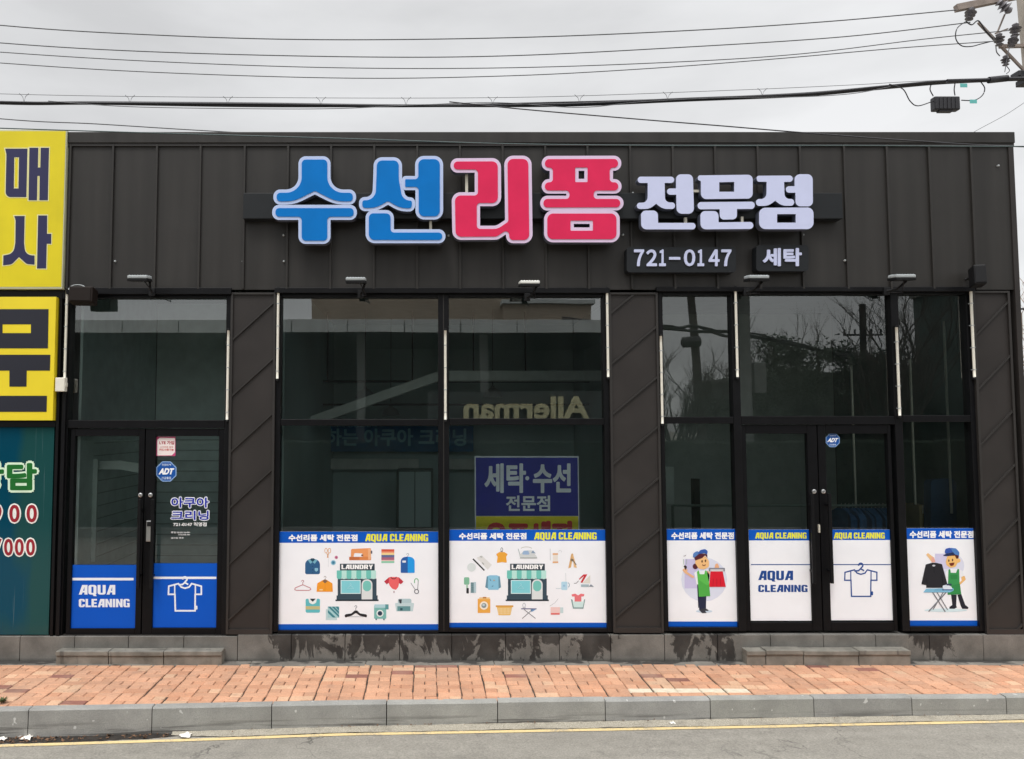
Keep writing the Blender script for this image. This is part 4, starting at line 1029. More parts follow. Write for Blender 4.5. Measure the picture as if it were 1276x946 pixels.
pr.new(); pr.poly([(X2 + 332, 470), (X2 + 385, 425, 8), (X2 + 410, 422), (X2 + 460, 422), (X2 + 490, 425, 8), (X2 + 540, 472), (X2 + 512, 500), (X2 + 492, 488), (X2 + 484, 530, 18), (X2 + 458, 560), (X2 + 420, 548, 18), (X2 + 395, 520), (X2 + 380, 486), (X2 + 360, 502)], '#ef6a6c'); pr.poly([(X2 + 332, 470), (X2 + 385, 425), (X2 + 380, 486), (X2 + 360, 502)], '#c43a4a'); pr.poly([(X2 + 540, 472), (X2 + 490, 425), (X2 + 492, 488), (X2 + 512, 500)], '#c43a4a'); pr.arc(X2 + 435, 420, 28, 22, 0, 180, 8, '#7a2e3a'); pr.ell(X2 + 438, 582, 7, 11, '#b9a0aa')
pr.new(); pr.arc(X2 + 678, 465, 20, 25, -180, 0, 9, '#6cb880'); pr.line([(X2 + 658, 465), (X2 + 658, 488)], 9, '#6cb880'); pr.line([(X2 + 698, 465), (X2 + 692, 560)], 6, '#6a6e78'); pr.line([(X2 + 618, 485), (X2 + 668, 562)], 5, '#6a6e78'); pr.ring(X2 + 680, 578, 26, 26, 8, '#5a5e68')
pr.new(); pr.rect(308, 655, 462, 805, '#66c0c8', 16); pr.rect(308, 735, 462, 770, '#c9bf8a'); pr.poly([(338, 655), (430, 655), (420, 700, 22), (384, 716, 20), (348, 700, 22)], '#f2f6f6'); pr.poly([(352, 655), (416, 655), (384, 690, 10)], '#2c3238')
pr.new(); pr.rect(525, 768, 645, 884, '#c4dcdf'); pr.rect(545, 738, 668, 858, '#a9d2d6')
for k in (0, 40, 80): pr.l = 2; pr.poly([(547 + k, 740), (575 + k, 740), (666, 831 - k), (666, 856 - k * 0.9)], '#3e8490')
pr.l = 2; pr.poly([(547, 775), (547, 805), (600, 856), (632, 856)], '#3e8490')
pr.new(); hanger_hook(pr, 846, 730, 790, 6, '#80848c'); pr.poly([(722, 832, 14), (742, 820), (800, 812, 20), (832, 782), (862, 782), (890, 812, 20), (945, 820), (970, 830, 14), (960, 856, 10), (935, 848), (890, 838, 30), (846, 806, 20), (800, 838, 30), (760, 848), (735, 858, 10)], '#2c2a2e'); pr.line([(765, 848), (930, 848)], 4, '#9aa0a4')
pr.new(); pr.rect(X2 + 225, 728, X2 + 355, 870, '#7ebcb6', 10); pr.rect(X2 + 340, 715, X2 + 380, 770, '#5e9ca0', 4); pr.rect(X2 + 228, 716, X2 + 345, 752, '#b4d8e0', 4); pr.ell(X2 + 288, 812, 38, 38, '#eaf2f2'); pr.ell(X2 + 288, 812, 25, 25, '#2f4258'); pr.rect(X2 + 240, 868, X2 + 256, 884, '#4a7a7e'); pr.rect(X2 + 322, 868, X2 + 338, 884, '#4a7a7e')
pr.new(); pr.rect(X2 + 480, 655, X2 + 625, 735, '#b4cdd2', 22); pr.poly([(X2 + 448, 700, 12), (X2 + 655, 700, 12), (X2 + 640, 790), (X2 + 462, 790)], '#c6dade'); pr.rect(X2 + 474, 735, X2 + 614, 786, '#68989c'); pr.poly([(X2 + 486, 662), (X2 + 522, 662), (X2 + 518, 705), (X2 + 500, 705)], '#3a3e44'); pr.rect(X2 + 505, 755, X2 + 530, 780, '#2e5560')
pr.mb.build('printed_picture', t1)

t2 = poster('white poster of a laundry shopfront ringed by irons, baskets and brushes, right of the pair', 560, 756.8, 660, 783, 674, 776, header=[('수선리폼 세탁 전문점', (572, 664, 656, 672.3), '#ffffff', 0.03), ('AQUA CLEANING', (665.5, 663.5, 743.5, 672.3), HY, 0.035)])
pr = Print(560, 670, 110 / 946.0, Yp); shopfront(pr, -25); pr.o = (560, 668.3, 110 / 946.0)
pr.o = (560, 670, 110 / 946.0); X3 = 774
pr.new(); pr.poly([(292, 215), (345, 190), (455, 292), (410, 345)], '#e4e4e2'); pr.line([(253, 228), (375, 352)], 15, '#333237'); pr.ell(237, 318, 46, 46, '#dbe3e3'); pr.line([(328, 205), (352, 208)], 8, '#a0a09c'); pr.line([(352, 268), (370, 288)], 8, '#a0a09c')
pr.new(); pr.ring(561, 128, 13, 22, 5, '#5c5c60'); pr.poly([(500, 178, 8), (535, 155, 12), (590, 155, 12), (625, 178, 8), (608, 205, 10), (616, 270, 8), (565, 262, 20), (508, 272, 8), (516, 205, 10)], '#f2ad42'); pr.line([(548, 150), (572, 150)], 6, '#5c5c60')
pr.new(); pr.arc(825, 125, 62, 25, -160, -20, 7, '#c9c9c2'); pr.line([(737, 120), (757, 190)], 8, '#b4bcc0'); pr.poly([(745, 190, 10), (800, 140, 16), (885, 135, 20), (938, 205, 10), (938, 215), (760, 215)], '#d8dcdc'); pr.poly([(775, 182, 10), (795, 142, 10), (845, 140, 10), (862, 182, 10)], '#9db8d8'); pr.poly([(875, 165), (895, 135), (925, 170)], '#8ca2b8'); pr.rect(757, 213, 940, 222, '#a2a8a4')
pr.new(); pr.rect(156, 425, 214, 505, '#86bfa0', 14); pr.rect(180, 500, 198, 545, '#a8ccb4'); pr.rect(182, 540, 208, 598, '#343438', 6); pr.rect(228, 480, 262, 592, '#86a8b0'); pr.rect(262, 476, 285, 592, '#b4ccd4')
for k in range(6): pr.l = 3; pr.rect(232, 490 + 17 * k, 258, 495 + 17 * k, '#c9dade')
pr.new(); pr.poly([(400, 415, 10), (435, 403), (505, 403), (540, 415, 10), (552, 535, 6), (530, 545, 4), (525, 560), (418, 560), (412, 545, 4), (385, 535, 6)], '#8ec6e0'); pr.poly([(400, 415), (415, 420), (412, 545), (384, 532)], '#6a96ac'); pr.poly([(540, 415), (525, 420), (528, 545), (553, 532)], '#6a96ac'); pr.line([(432, 440), (445, 465)], 7, '#4c7ea0'); pr.line([(455, 525), (470, 515)], 7, '#4c7ea0'); pr.ell(478, 458, 8, 6, '#c9a060')
pr.new(); pr.rect(303, 655, 438, 808, '#f0ae50', 8); pr.rect(320, 640, 432, 660, '#f5ce90', 4); pr.rect(358, 636, 396, 652, '#b87a30', 3); pr.ell(370, 728, 45, 45, '#f8eedd'); pr.ell(370, 728, 27, 27, '#8c9aa0'); pr.ell(366, 722, 14, 12, '#c9d8dc')
pr.new(); pr.poly([(508, 740), (672, 740), (655, 832, 10), (525, 832, 10)], '#f0c470'); pr.rect(496, 726, 685, 745, '#e0a850', 6)
for r_ in range(3):
    for k in range(9): pr.l = 3; pr.rect(525 + 15 * k, 758 + 22 * r_, 533 + 15 * k, 772 + 22 * r_, '#fae6bc')
pr.new(); pr.ring(800, 725, 17, 25, 6, '#b4bcc4'); pr.rect(785, 745, 818, 758, '#c9c9cc'); pr.rect(768, 758, 934, 768, '#6a6a90'); pr.poly([(870, 770), (930, 768), (880, 798)], '#7aa4d0'); pr.line([(800, 770), (922, 866)], 6, '#5a5e64'); pr.l = 3; pr.line([(890, 770), (780, 868)], 6, '#5a5e64')
pr.new(); pr.line([(X3 + 305, 118), (X3 + 308, 245)], 6, '#c9ccd0'); pr.rect(X3 + 335, 180, X3 + 388, 260, '#efe6dc'); pr.rect(X3 + 332, 168, X3 + 390, 184, '#e8b078', 4); pr.rect(X3 + 332, 256, X3 + 392, 272, '#e8b078', 4); pr.line([(X3 + 390, 150), (X3 + 412, 135), (X3 + 430, 145), (X3 + 425, 160)], 3, '#c4c8cc')
pr.new(); pr.poly([(X3 + 530, 180), (X3 + 545, 165, 6), (X3 + 555, 185), (X3 + 528, 320), (X3 + 500, 330)], '#ddb078'); pr.poly([(X3 + 545, 190), (X3 + 556, 195), (X3 + 592, 325), (X3 + 560, 318)], '#e9c08c'); pr.l += 1; pr.ell(X3 + 541, 240, 17, 14, '#8a7860'); pr.line([(X3 + 550, 245), (X3 + 585, 292)], 9, '#4c443e')
pr.new(); pr.line([(X3 + 560, 490), (X3 + 585, 490), (X3 + 610, 462)], 7, '#8a8a90'); pr.poly([(X3 + 735, 400), (X3 + 735, 490), (X3 + 650, 490)], '#e4e0d6'); pr.poly([(X3 + 612, 445), (X3 + 660, 395, 20), (X3 + 705, 392), (X3 + 650, 485), (X3 + 630, 480), (X3 + 670, 410), (X3 + 620, 450)], '#d03a44'); pr.rect(X3 + 636, 502, X3 + 720, 528, '#a8bcc4'); pr.poly([(X3 + 720, 525), (X3 + 742, 500), (X3 + 776, 528)], '#8a94a0')
pr.new(); pr.rect(X3 + 425, 472, X3 + 490, 562, '#b9dcee', 12); pr.arc(X3 + 492, 508, 20, 25, -80, 70, 8, '#9ab8c8'); pr.line([(X3 + 472, 380), (X3 + 475, 470)], 4, '#c4ccd0'); pr.line([(X3 + 365, 545), (X3 + 425, 545)], 5, '#c4d0d8'); pr.l = 3; pr.ell(X3 + 455, 515, 12, 12, '#9cc6e2')
pr.new(); pr.poly([(X3 + 528, 660), (X3 + 545, 665), (X3 + 560, 748), (X3 + 655, 748), (X3 + 668, 665), (X3 + 682, 660), (X3 + 662, 762), (X3 + 550, 762)], '#7f9c9c'); pr.poly([(X3 + 545, 685), (X3 + 668, 685), (X3 + 655, 748), (X3 + 560, 748)], '#d4ecea'); pr.poly([(X3 + 535, 608), (X3 + 575, 600), (X3 + 605, 620, 10), (X3 + 635, 600), (X3 + 672, 606), (X3 + 668, 628), (X3 + 640, 632), (X3 + 640, 685), (X3 + 568, 685), (X3 + 568, 632), (X3 + 540, 630)], '#ea7a80')
pr.new(); pr.line([(X3 + 300, 735), (X3 + 355, 700), (X3 + 392, 655)], 3.5, '#a8acb0'); pr.rect(X3 + 310, 745, X3 + 412, 808, '#f2cfcb'); pr.rect(X3 + 412, 748, X3 + 446, 808, '#c9dde0'); pr.l = 2; pr.rect(X3 + 312, 808, X3 + 408, 826, '#e4706c')
pr.mb.build('printed_picture', t2)

t3 = poster('white poster of a woman in green apron holding a red skirt on a hanger', 831.5, 920.8, 659.3, 781.8, 673.5, 774.5, header=[('수선리폼 세탁 전문점', (836.5, 663.3, 914.5, 672), '#ffffff', 0.03)])
pr = Print(830, 670, 95 / 781.0, Yp)
pr.ell(390, 430, 235, 225, '#e0e4f4'); pr.rect(190, 220, 330, 520, '#cfc8ea'); pr.ell(390, 755, 85, 16, '#cfe0ee')
pr.new(); pr.l = 4; pr.poly([(330, 600), (412, 600), (408, 730), (340, 740)], '#2c3048'); pr.poly([(335, 738), (395, 720), (436, 742), (432, 752), (400, 750), (415, 772), (370, 774, 10)], '#3a3c46')
pr.l = 6; pr.poly([(288, 360, 10), (335, 335), (330, 500), (315, 490)], '#f4f6f8'); pr.poly([(318, 480), (340, 480), (336, 720), (330, 720)], '#262a40'); pr.poly([(312, 345, 10), (415, 335, 10), (445, 380, 20), (440, 480), (330, 480)], '#eef2f6')
pr.l = 8; pr.poly([(165, 330, 8), (195, 310, 6), (222, 330), (215, 350), (285, 395), (290, 408), (270, 414, 8), (190, 362, 10)], '#f0bc92'); pr.l = 9; pr.poly([(180, 292), (196, 282), (216, 300), (200, 335)], '#3a2c2c'); pr.line([(176, 220), (182, 275)], 6, '#a8bcb4'); pr.line([(212, 220), (206, 275)], 6, '#a8bcb4'); pr.line([(178, 190), (192, 188), (205, 178)], 5, '#8c8488')
pr.l = 9; pr.poly([(316, 350), (335, 335), (345, 375), (392, 375), (400, 335), (416, 340), (440, 460, 10), (452, 598), (336, 606), (330, 500)], '#62c055'); pr.l = 10; pr.poly([(332, 430), (420, 490), (442, 478), (452, 598), (336, 606)], '#54b04c')
pr.l = 8; pr.ell(300, 295, 28, 28, '#5a2834'); pr.l = 9; pr.poly([(300, 215, 30), (400, 185, 30), (440, 240, 30), (440, 300, 30), (390, 325, 25), (335, 318, 25), (298, 262, 15)], '#f6c487'); pr.l = 11; pr.poly([(285, 200, 20), (330, 160, 20), (420, 170), (425, 210), (400, 180), (370, 210, 20), (300, 235)], '#5a2834'); pr.poly([(275, 200, 10), (278, 160, 30), (330, 130, 25), (345, 160), (290, 205)], '#5b86c4'); pr.poly([(325, 170), (345, 130, 25), (400, 115, 30), (428, 140, 20), (420, 172), (390, 158, 20)], '#3c62b0')
pr.l = 13; pr.ell(369, 243, 8, 13, '#6a4a30'); pr.ell(404, 238, 8, 13, '#6a4a30'); pr.arc(388, 272, 15, 14, 10, 170, 7, '#7a3a30')
pr.l = 8; pr.poly([(496, 315), (505, 270, 16), (530, 262, 14), (544, 300), (535, 318)], '#eeb48a'); pr.l = 9; pr.poly([(440, 505), (455, 345), (580, 345), (612, 505)], '#dd2236'); pr.l = 10
for k in (485, 520, 555): pr.line([(k, 420), (k + (k - 520) * 0.15, 500)], 4, '#a81828')
pr.l = 10; pr.rect(455, 322, 585, 346, '#d8d4d6'); pr.l = 11; pr.rect(438, 310, 602, 324, '#8a8c98', 5); pr.rect(438, 310, 452, 345, '#8a8c98'); pr.rect(588, 310, 602, 345, '#8a8c98')
pr.l = 8; pr.poly([(420, 340), (448, 350), (436, 500), (428, 470)], '#f0bc92')
pr.mb.build('printed_picture', t3)

t4 = poster('white poster of a man in green apron holding up a dark jacket beside ironing board', 1128.5, 1220.7, 658.3, 780.8, 672, 773.2, vref=720, header=[('수선리폼 세탁 전문점', (1133.5, 661.5, 1213, 670.5), '#ffffff', 0.03)])
pr = Print(1125, 670, 100 / 823.0, Yp)
pr.ell(500, 290, 130, 130, '#e2e4f4'); pr.rect(330, 165, 480, 320, '#d6d2ee'); pr.ell(440, 745, 220, 18, '#d6ecf2')
pr.new(); pr.l = 3; pr.poly([(495, 585), (552, 585), (548, 700), (555, 715), (530, 730, 8), (475, 730, 8), (478, 712), (508, 690)], '#2a2a34'); pr.poly([(560, 585), (600, 580), (640, 690), (672, 715), (670, 732, 8), (610, 730), (594, 700)], '#2a2a34')
pr.l = 3; pr.poly([(570, 320, 10), (610, 340, 10), (632, 390), (580, 412)], '#f2f4f8'); pr.poly([(440, 350, 10), (490, 320), (580, 320), (580, 420), (470, 420), (440, 400)], '#f2f4f8'); pr.l = 4; pr.poly([(600, 405), (632, 392), (646, 430, 8), (590, 482, 8), (562, 475, 8), (605, 440)], '#f2c07c')
pr.l = 5; pr.poly([(468, 330), (485, 322), (492, 360), (545, 362), (562, 320), (578, 325), (582, 470), (600, 580), (460, 586)], '#3f9a56'); pr.l = 6; pr.poly([(485, 380), (560, 380), (558, 425), (490, 430)], '#348a4a'); pr.poly([(470, 500), (585, 470), (600, 580), (460, 586)], '#378e4e')
pr.l = 6; pr.poly([(440, 250, 20), (455, 190, 20), (545, 180, 15), (548, 215), (590, 215, 18), (592, 250, 18), (560, 260), (540, 300, 25), (490, 310, 25), (450, 285, 20)], '#f6c478'); pr.l = 7; pr.poly([(455, 190), (540, 172), (575, 185), (570, 215), (548, 215), (535, 185)], '#5a2a28')
pr.l = 8; pr.poly([(412, 180, 5), (450, 165), (520, 150), (540, 172), (470, 190, 20), (420, 188)], '#26345c'); pr.poly([(430, 150, 15), (438, 115, 20), (490, 102, 20), (515, 150), (440, 165)], '#3c5cb0'); pr.poly([(490, 105), (545, 110, 25), (580, 150, 20), (578, 185), (540, 175), (510, 145)], '#5584c4')
pr.l = 9; pr.ell(472, 236, 7, 13, '#5a4030'); pr.ell(510, 230, 7, 13, '#5a4030'); pr.poly([(474, 262), (530, 255), (520, 285, 12), (490, 292, 12)], '#7a3428'); pr.l = 10; pr.poly([(478, 264), (524, 259), (518, 268), (484, 272)], '#ffffff')
pr.l = 3; pr.poly([(240, 175), (258, 158), (320, 205), (330, 250), (300, 255)], '#f2c690'); pr.poly([(295, 200), (320, 202), (335, 250), (295, 255)], '#eeb0a0'); pr.l = 5; pr.poly([(235, 275, 15), (300, 258), (338, 258), (402, 272, 15), (458, 478), (420, 490), (410, 515), (240, 515), (240, 488), (190, 478)], '#2b2b30'); pr.l = 6; pr.ell(318, 287, 16, 9, '#c8ccd4'); pr.line([(318, 300), (322, 360)], 4, '#15151a'); pr.line([(240, 420), (252, 480)], 4, '#17171c'); pr.line([(400, 380), (412, 480)], 4, '#17171c')
pr.l = 7; pr.line([(305, 560), (435, 760)], 11, '#7c7e84'); pr.line([(445, 560), (265, 758)], 11, '#7c7e84'); pr.l = 8; pr.line([(350, 560), (460, 740)], 9, '#7c7e84'); pr.line([(415, 560), (310, 738)], 9, '#7c7e84')
pr.l = 10; pr.poly([(238, 525), (520, 518, 10), (520, 545, 10), (480, 562), (210, 562)], '#84bfdc'); pr.l = 11; pr.poly([(330, 528), (415, 522), (420, 545), (320, 552)], '#7ab2d2'); pr.l = 11; pr.poly([(408, 490, 10), (470, 488), (500, 505, 8), (510, 535), (410, 535)], '#dfe9f4'); pr.l = 12; pr.rect(405, 530, 512, 541, '#3a5a90'); pr.poly([(440, 474), (500, 472), (500, 490), (455, 490)], '#33405c')
pr.mb.build('printed_picture', t4)

NAVYT = '#214a92'
def tshirt(pr, c, w, X, Y_, sc):
    T = lambda x, y: (X + x * sc, Y_ + y * sc)
    pr.line([T(-38, 45), T(-95, 60), T(-97, 108), T(-59, 108), T(-56, 205), T(60, 205), T(61, 108), T(97, 108), T(97, 60), T(40, 45), T(25, 65), T(0, 72), T(-22, 65)], w, c, closed=True)
    pr.l += 1; pr.line([T(-60, 55), T(-60, 106)], w * 0.8, c); pr.line([T(62, 52), T(62, 106)], w * 0.8, c)
    pr.arc(X, Y_ + 18 * sc, 13 * sc, 13 * sc, -190, 60, w, c, 8); pr.line([T(6, 28), T(0, 38), T(-14, 50), T(-38, 52)], w, c); pr.line([T(2, 40), T(20, 50)], w, c); pr.rect(*T(62, 175), *T(74, 198), c, 3)
t5 = poster('white door poster with the blue words AQUA CLEANING under a yellow-lettered band', 934.3, 1015, 660, 773.5, 673.5, None, header=[('AQUA CLEANING', (941, 663.7, 1005, 671.2), HY, 0.035)])
pr = Print(820, 640, 210 / 1046.0, Yp); pr.rect(576, 314, 966, 320, '#3a5a94'); pr.text('AQUA', 622, 355, 838, 413, NAVYT, 0.05, 0); pr.text('CLEANING', 622, 443, 928, 487, NAVYT, 0.045, 0); pr.mb.build('printed_picture', t5)
t6 = poster('white door poster with a blue line drawing of a hung T-shirt', 1033, 1112, 660, 773, 673, None, header=[('AQUA CLEANING', (1039, 663.7, 1102.5, 671.2), HY, 0.035)])
pr = Print(1020, 640, 256 / 1275.0, Yp); pr.rect(68, 314, 455, 320, '#2f5290'); tshirt(pr, NAVYT, 8, 262, 303, 1.03); pr.mb.build('printed_picture', t6)
BL = '#0656c4'
t7 = poster('blue door sticker with the white words AQUA CLEANING', 89, 169, 704, 783, None, None, vref=745, bg=BL)
pr = Print(0, 560, 340 / 1191.0, Yp); pr.rect(316, 561, 583, 572, '#f2f6fa'); pr.text('AQUA', 344, 592, 503, 634, '#eef2fa', 0.05); pr.text('CLEANING', 344, 653, 566, 689, '#eef2fa', 0.045); pr.mb.build('printed_picture', t7)
t8 = poster('blue door sticker with a white line drawing of a hung T-shirt', 189.5, 270, 702, 782, None, None, vref=745, bg=BL)
pr = Print(0, 560, 340 / 1191.0, Yp); pr.rect(668, 556, 944, 566, '#f2f6fa'); tshirt(pr, '#eef4fb', 7, 807, 553, 0.74); pr.mb.build('printed_picture', t8)

# small stickers on the doors
def octo(label, cx, cy, r):
    t = thing('security_sticker', label, 'sticker', P(cx, cy, 0.02), 'octagonal security stickers')
    m = MB(); lp = [(cx + r * cos(pi / 8 + k * pi / 4), cy + r * sin(pi / 8 + k * pi / 4)) for k in range(8)]
    m.prism([to_plane(lp, 0, 0, 1, 0.02)], 0.02, 0.0215, ink('#8fb0dc')); m.build('sheet', t)
    m = MB(); m.prism([to_plane(inset(lp, 0.09 * r), 0, 0, 1, 0.0195)], 0.0195, None, ink('#1d55a4')); m.build('blue_field', t)
    m = MB(); letter(m, 'ADT', (cx - 0.64 * r, cy - 0.3 * r, cx + 0.66 * r, cy + 0.28 * r), 0.019, ink('#ffffff'), 0.045, shear=2.0)
    letter(m, '무인경비구역', (cx - 0.42 * r, cy - 0.72 * r, cx + 0.42 * r, cy - 0.5 * r), 0.019, ink('#d8e6fa'), 0.02); letter(m, '긴급출동', (cx - 0.45 * r, cy + 0.48 * r, cx + 0.45 * r, cy + 0.72 * r), 0.019, ink('#d8e6fa'), 0.02)
    m.build('lettering', t)
octo('blue octagonal sticker with white ADT on the left entrance door, above the white shop lettering', 207.3, 587.6, 13.6)
octo('smaller blue octagonal sticker with white ADT high on the right entrance door', 1037.7, 548.6, 9.3)
t = thing('notice_sticker', 'small white and magenta square sticker near the top of the left entrance', 'sticker', P(206, 568, 0.02))
m = MB(); lp = [(194.6, 544.2), (218.6, 544.2), (218.6, 568.3), (194.6, 568.3)]
m.prism([to_plane(lp, 0, 0, 1, 0.02)], 0.02, 0.0215, ink('#c8527e')); m.build('sheet', t)
m = MB(); m.prism([to_plane([(199, 545.5), (218, 546), (218, 563.5), (214, 567.5), (196, 567.7), (196, 548.5)], 0, 0, 1, 0.0195)], 0.0195, None, ink('#f4e6e2')); m.build('white_field', t)
m = MB(); letter(m, 'LTE 가입', (198.5, 549.5, 217, 554), 0.019, ink('#b03a48'), 0.04); letter(m, '스마트폰 결제', (199.5, 556.3, 215.5, 558), 0.019, ink('#d06a60'), 0.02); letter(m, '카드사용가능', (198.5, 559, 216.5, 562), 0.019, ink('#cc4a40'), 0.03); m.build('lettering', t)
t = thing('window_lettering', 'blue and white Korean shop name and phone number lettered on the left entrance glass', 'lettering', P(236, 673, 0.02))
m = MB()
for body, box in (('아쿠아', (213.5, 620, 260, 632.5)), ('크리닝', (213.5, 636.5, 260, 648))):
    u0, v0, u1, v1 = box; letter(m, body, (u0 - 1.2, v0 - 1.2, u1 + 1.2, v1 + 1.2), 0.021, ink('#eceef8'), 0.085); letter(m, body, box, 0.0195, ink('#2430a4'), 0.025)
m.build('shop_name', t)
m = MB(); letter(m, '721-0147 직영점', (216, 651, 257.5, 656), 0.02, ink('#f4f4f4'), 0.03); letter(m, '평일 09:00-20:00', (213, 662.3, 236.5, 664.6), 0.02, ink('#dcdcdc'), 0.03); letter(m, '토요일 09:00-18:00', (222, 665.2, 236.8, 667.3), 0.02, ink('#dcdcdc'), 0.03); letter(m, '일요일 휴무', (213, 669.2, 229, 671.6), 0.02, ink('#dcdcdc'), 0.03); m.build('opening_hours', t)

# =================================================================== LAMPS ON THE FACADE
def make_flood(loc, label):
    """LED floodlight: finned housing tipped down towards the wall foot, U bracket, arm back to the wall; built round the wall anchor"""
    t = thing('flood_light', label, 'lamp', loc, 'floodlights above the windows')
    o = Vector(loc)
    M = Matrix.Translation(o + Vector((-0.02, -0.30, 0.06))) @ Matrix.Rotation(radians(7), 4, 'X')
    m = MB(); m.box(-0.097, 0.097, -0.075, 0.075, -0.008, 0.022, M_LAMPTOP, 0.008, M)
    for k in range(7): m.box(-0.081 + 0.027 * k - 0.003, -0.081 + 0.027 * k + 0.003, -0.06, 0.06, 0.0215, 0.028, M_LAMPTOP, 0, M)
    m.build('housing', t)
    m = MB(); m.box(-0.099, 0.099, -0.078, 0.078, -0.034, -0.009, M_LAMPDK, 0.004, M); m.build('lens_frame', t)
    m = MB(); m.box(-0.08, 0.08, -0.06, 0.06, -0.037, -0.0345, M_LAMPGLASS, 0, M); m.build('lens', t)
    m = MB(); m.tube([o + Vector((0.0, 0.0, -0.03)), o + Vector((0.03, -0.14, -0.03)), o + Vector((0.06, -0.24, 0.03))], 0.012, M_LAMPDK, 6)
    m.box(o.x - 0.03, o.x + 0.03, o.y - 0.02, o.y + 0.02, o.z - 0.07, o.z + 0.01, M_LAMPDK, 0.003)
    m.tube([o + Vector((0.02, -0.05, -0.05)), o + Vector((0.07, -0.16, -0.07)), o + Vector((0.02, -0.27, 0.03))], 0.005, M_WIRE, 5)
    m.build('arm', t); return t
def anchor(u, v): p = P(u, v, -0.35); return (p.x + 0.02, -0.07, p.z - 0.06)
fl = make_flood(anchor(175, 347), 'grey floodlight above the left entrance beside the yellow signs')
for u, v, lb in ((444, 349.5, 'grey floodlight below the first blue letter, over the wide window'), (659, 353.5, 'pale floodlight with glare painted on its top, below the pink letters'),
                 (941.5, 347, 'grey floodlight just below the small two-letter sign board'), (1122, 346, 'grey floodlight nearest the right corner of the fascia')):
    c = copy_tree(fl); c.location = anchor(u, v); c['label'] = lb
m_glare = mat('lamp_glare', '#efefe8', 0.4)  # reflected glare on this housing is put into a paler colour
for o in [x for x in COL.objects if x.parent is not None and x.name.startswith('housing') and x.parent.get('label', '').startswith('pale flood')]:
    o.data = o.data.copy(); o.data.materials[0] = m_glare

def tube_light(u, vref, v0, v1, label, tilt=0.0):
    Y = -0.045; p0, p1 = P(u, vref, Y), None; x = p0.x; z0, z1 = PZ(v1, Y), PZ(v0, Y)
    t = thing('tube_light', label, 'lamp', (x, -0.03, z0), 'light tubes on the window posts')
    m = MB(); pts = [Vector((x + tilt * (k / 12.0 - 0.5), -0.05, z0 + (z1 - z0) * k / 12.0)) for k in range(13)]
    m.tube(pts, 0.0135, M_TUBE, 8); m.build('tube', t)
    m = MB()
    for k in range(1, 12, 3): m.box(pts[k].x - 0.014, pts[k].x + 0.014, -0.064, -0.022, pts[k].z - 0.004, pts[k].z + 0.004, M_LAMPTOP)
    m.build('clip', t)
    m = MB(); m.box(pts[0].x - 0.012, pts[0].x + 0.012, -0.06, -0.022, z0 - 0.025, z0, M_LAMPDK, 0.003); m.box(pts[-1].x - 0.012, pts[-1].x + 0.012, -0.06, -0.022, z1, z1 + 0.02, M_LAMPDK, 0.003); m.build('end_cap', t)
for a in ((82.3, 420, 361, 472, 'white light tube running down to the cream junction box by the yellow panel'),
          (284.2, 450, 412, 523, 'white light tube at the right edge of the left entrance transom'),
          (346.3, 415, 360, 472, 'white light tube at the top left corner of the wide window'),
          (555, 470, 412, 523, 'white light tube on the centre mullion of the wide window'),
          (757, 415, 360, 470, 'white light tube at the top right corner of the wide window'),
          (824.2, 470, 419, 528, 'white light tube at the left edge of the right-hand glazing'),
          (917.5, 415, 359, 470, 'white light tube at the top of the post left of the right entrance transom'),
          (1119, 470, 408, 518, 'white light tube on the post right of the right entrance transom'),
          (1211.5, 415, 360, 470, 'white light tube at the right corner beside the last pillar')): tube_light(*a)
t = thing('junction_box', 'small cream plastic junction box below a light tube beside the yellow panel', 'junction box', P(75, 488, -0.05))
m = MB(); slab(m, 68.5, 80.5, 480, 470.5, 488, -0.115, -0.051, M_TUBE, 0.008); m.build('case', t)
m = MB(); slab(m, 80.6, 82.2, 480, 477, 482, -0.10, -0.06, M_TUBE, 0.002); m.build('latch', t)
def speaker(u0, u1, v0, v1, label, mt, ring, rot):
    c = P((u0 + u1) / 2, (v0 + v1) / 2, -0.22); w = PX(u1, v0, -0.22) - PX(u0, v0, -0.22); h = PZ(v0, -0.22) - PZ(v1, -0.22)
    t = thing('wall_speaker', label, 'speaker', (c.x, -0.06, c.z))
    M = Matrix.Translation(c) @ Matrix.Rotation(radians(rot), 4, 'Z') @ Matrix.Rotation(radians(-6), 4, 'X')
    m = MB(); m.box(-w / 2, w / 2, -0.08, 0.09, -h / 2, h / 2, mt, 0.012, M); m.build('case', t)
    m = MB(); m.box(-w * .42, w * .42, -0.086, -0.079, -h * .42, h * .42, mt, 0.003, M); m.build('grille', t)
    m = MB(); m.tube([c + Vector((0, 0.08, 0)), Vector((c.x, -0.05, c.z))], 0.014, M_LAMPDK, 6)
    if ring: m.tube([c + Vector((-0.07 + 0.09 * cos(radians(a)), 0.02, h * 0.42 + 0.05 * sin(radians(a)))) for a in range(0, 181, 15)], 0.006, M_LAMPTOP, 5)
    m.build('bracket', t)
speaker(89.5, 118, 359, 379, 'brown box speaker with a grey ring over the top left corner of the left entrance', M_BROWN, True, 6)
speaker(1211.5, 1225, 332, 356.5, 'black upright speaker box low on the fascia near the right corner', M_LAMPDK, False, -18)

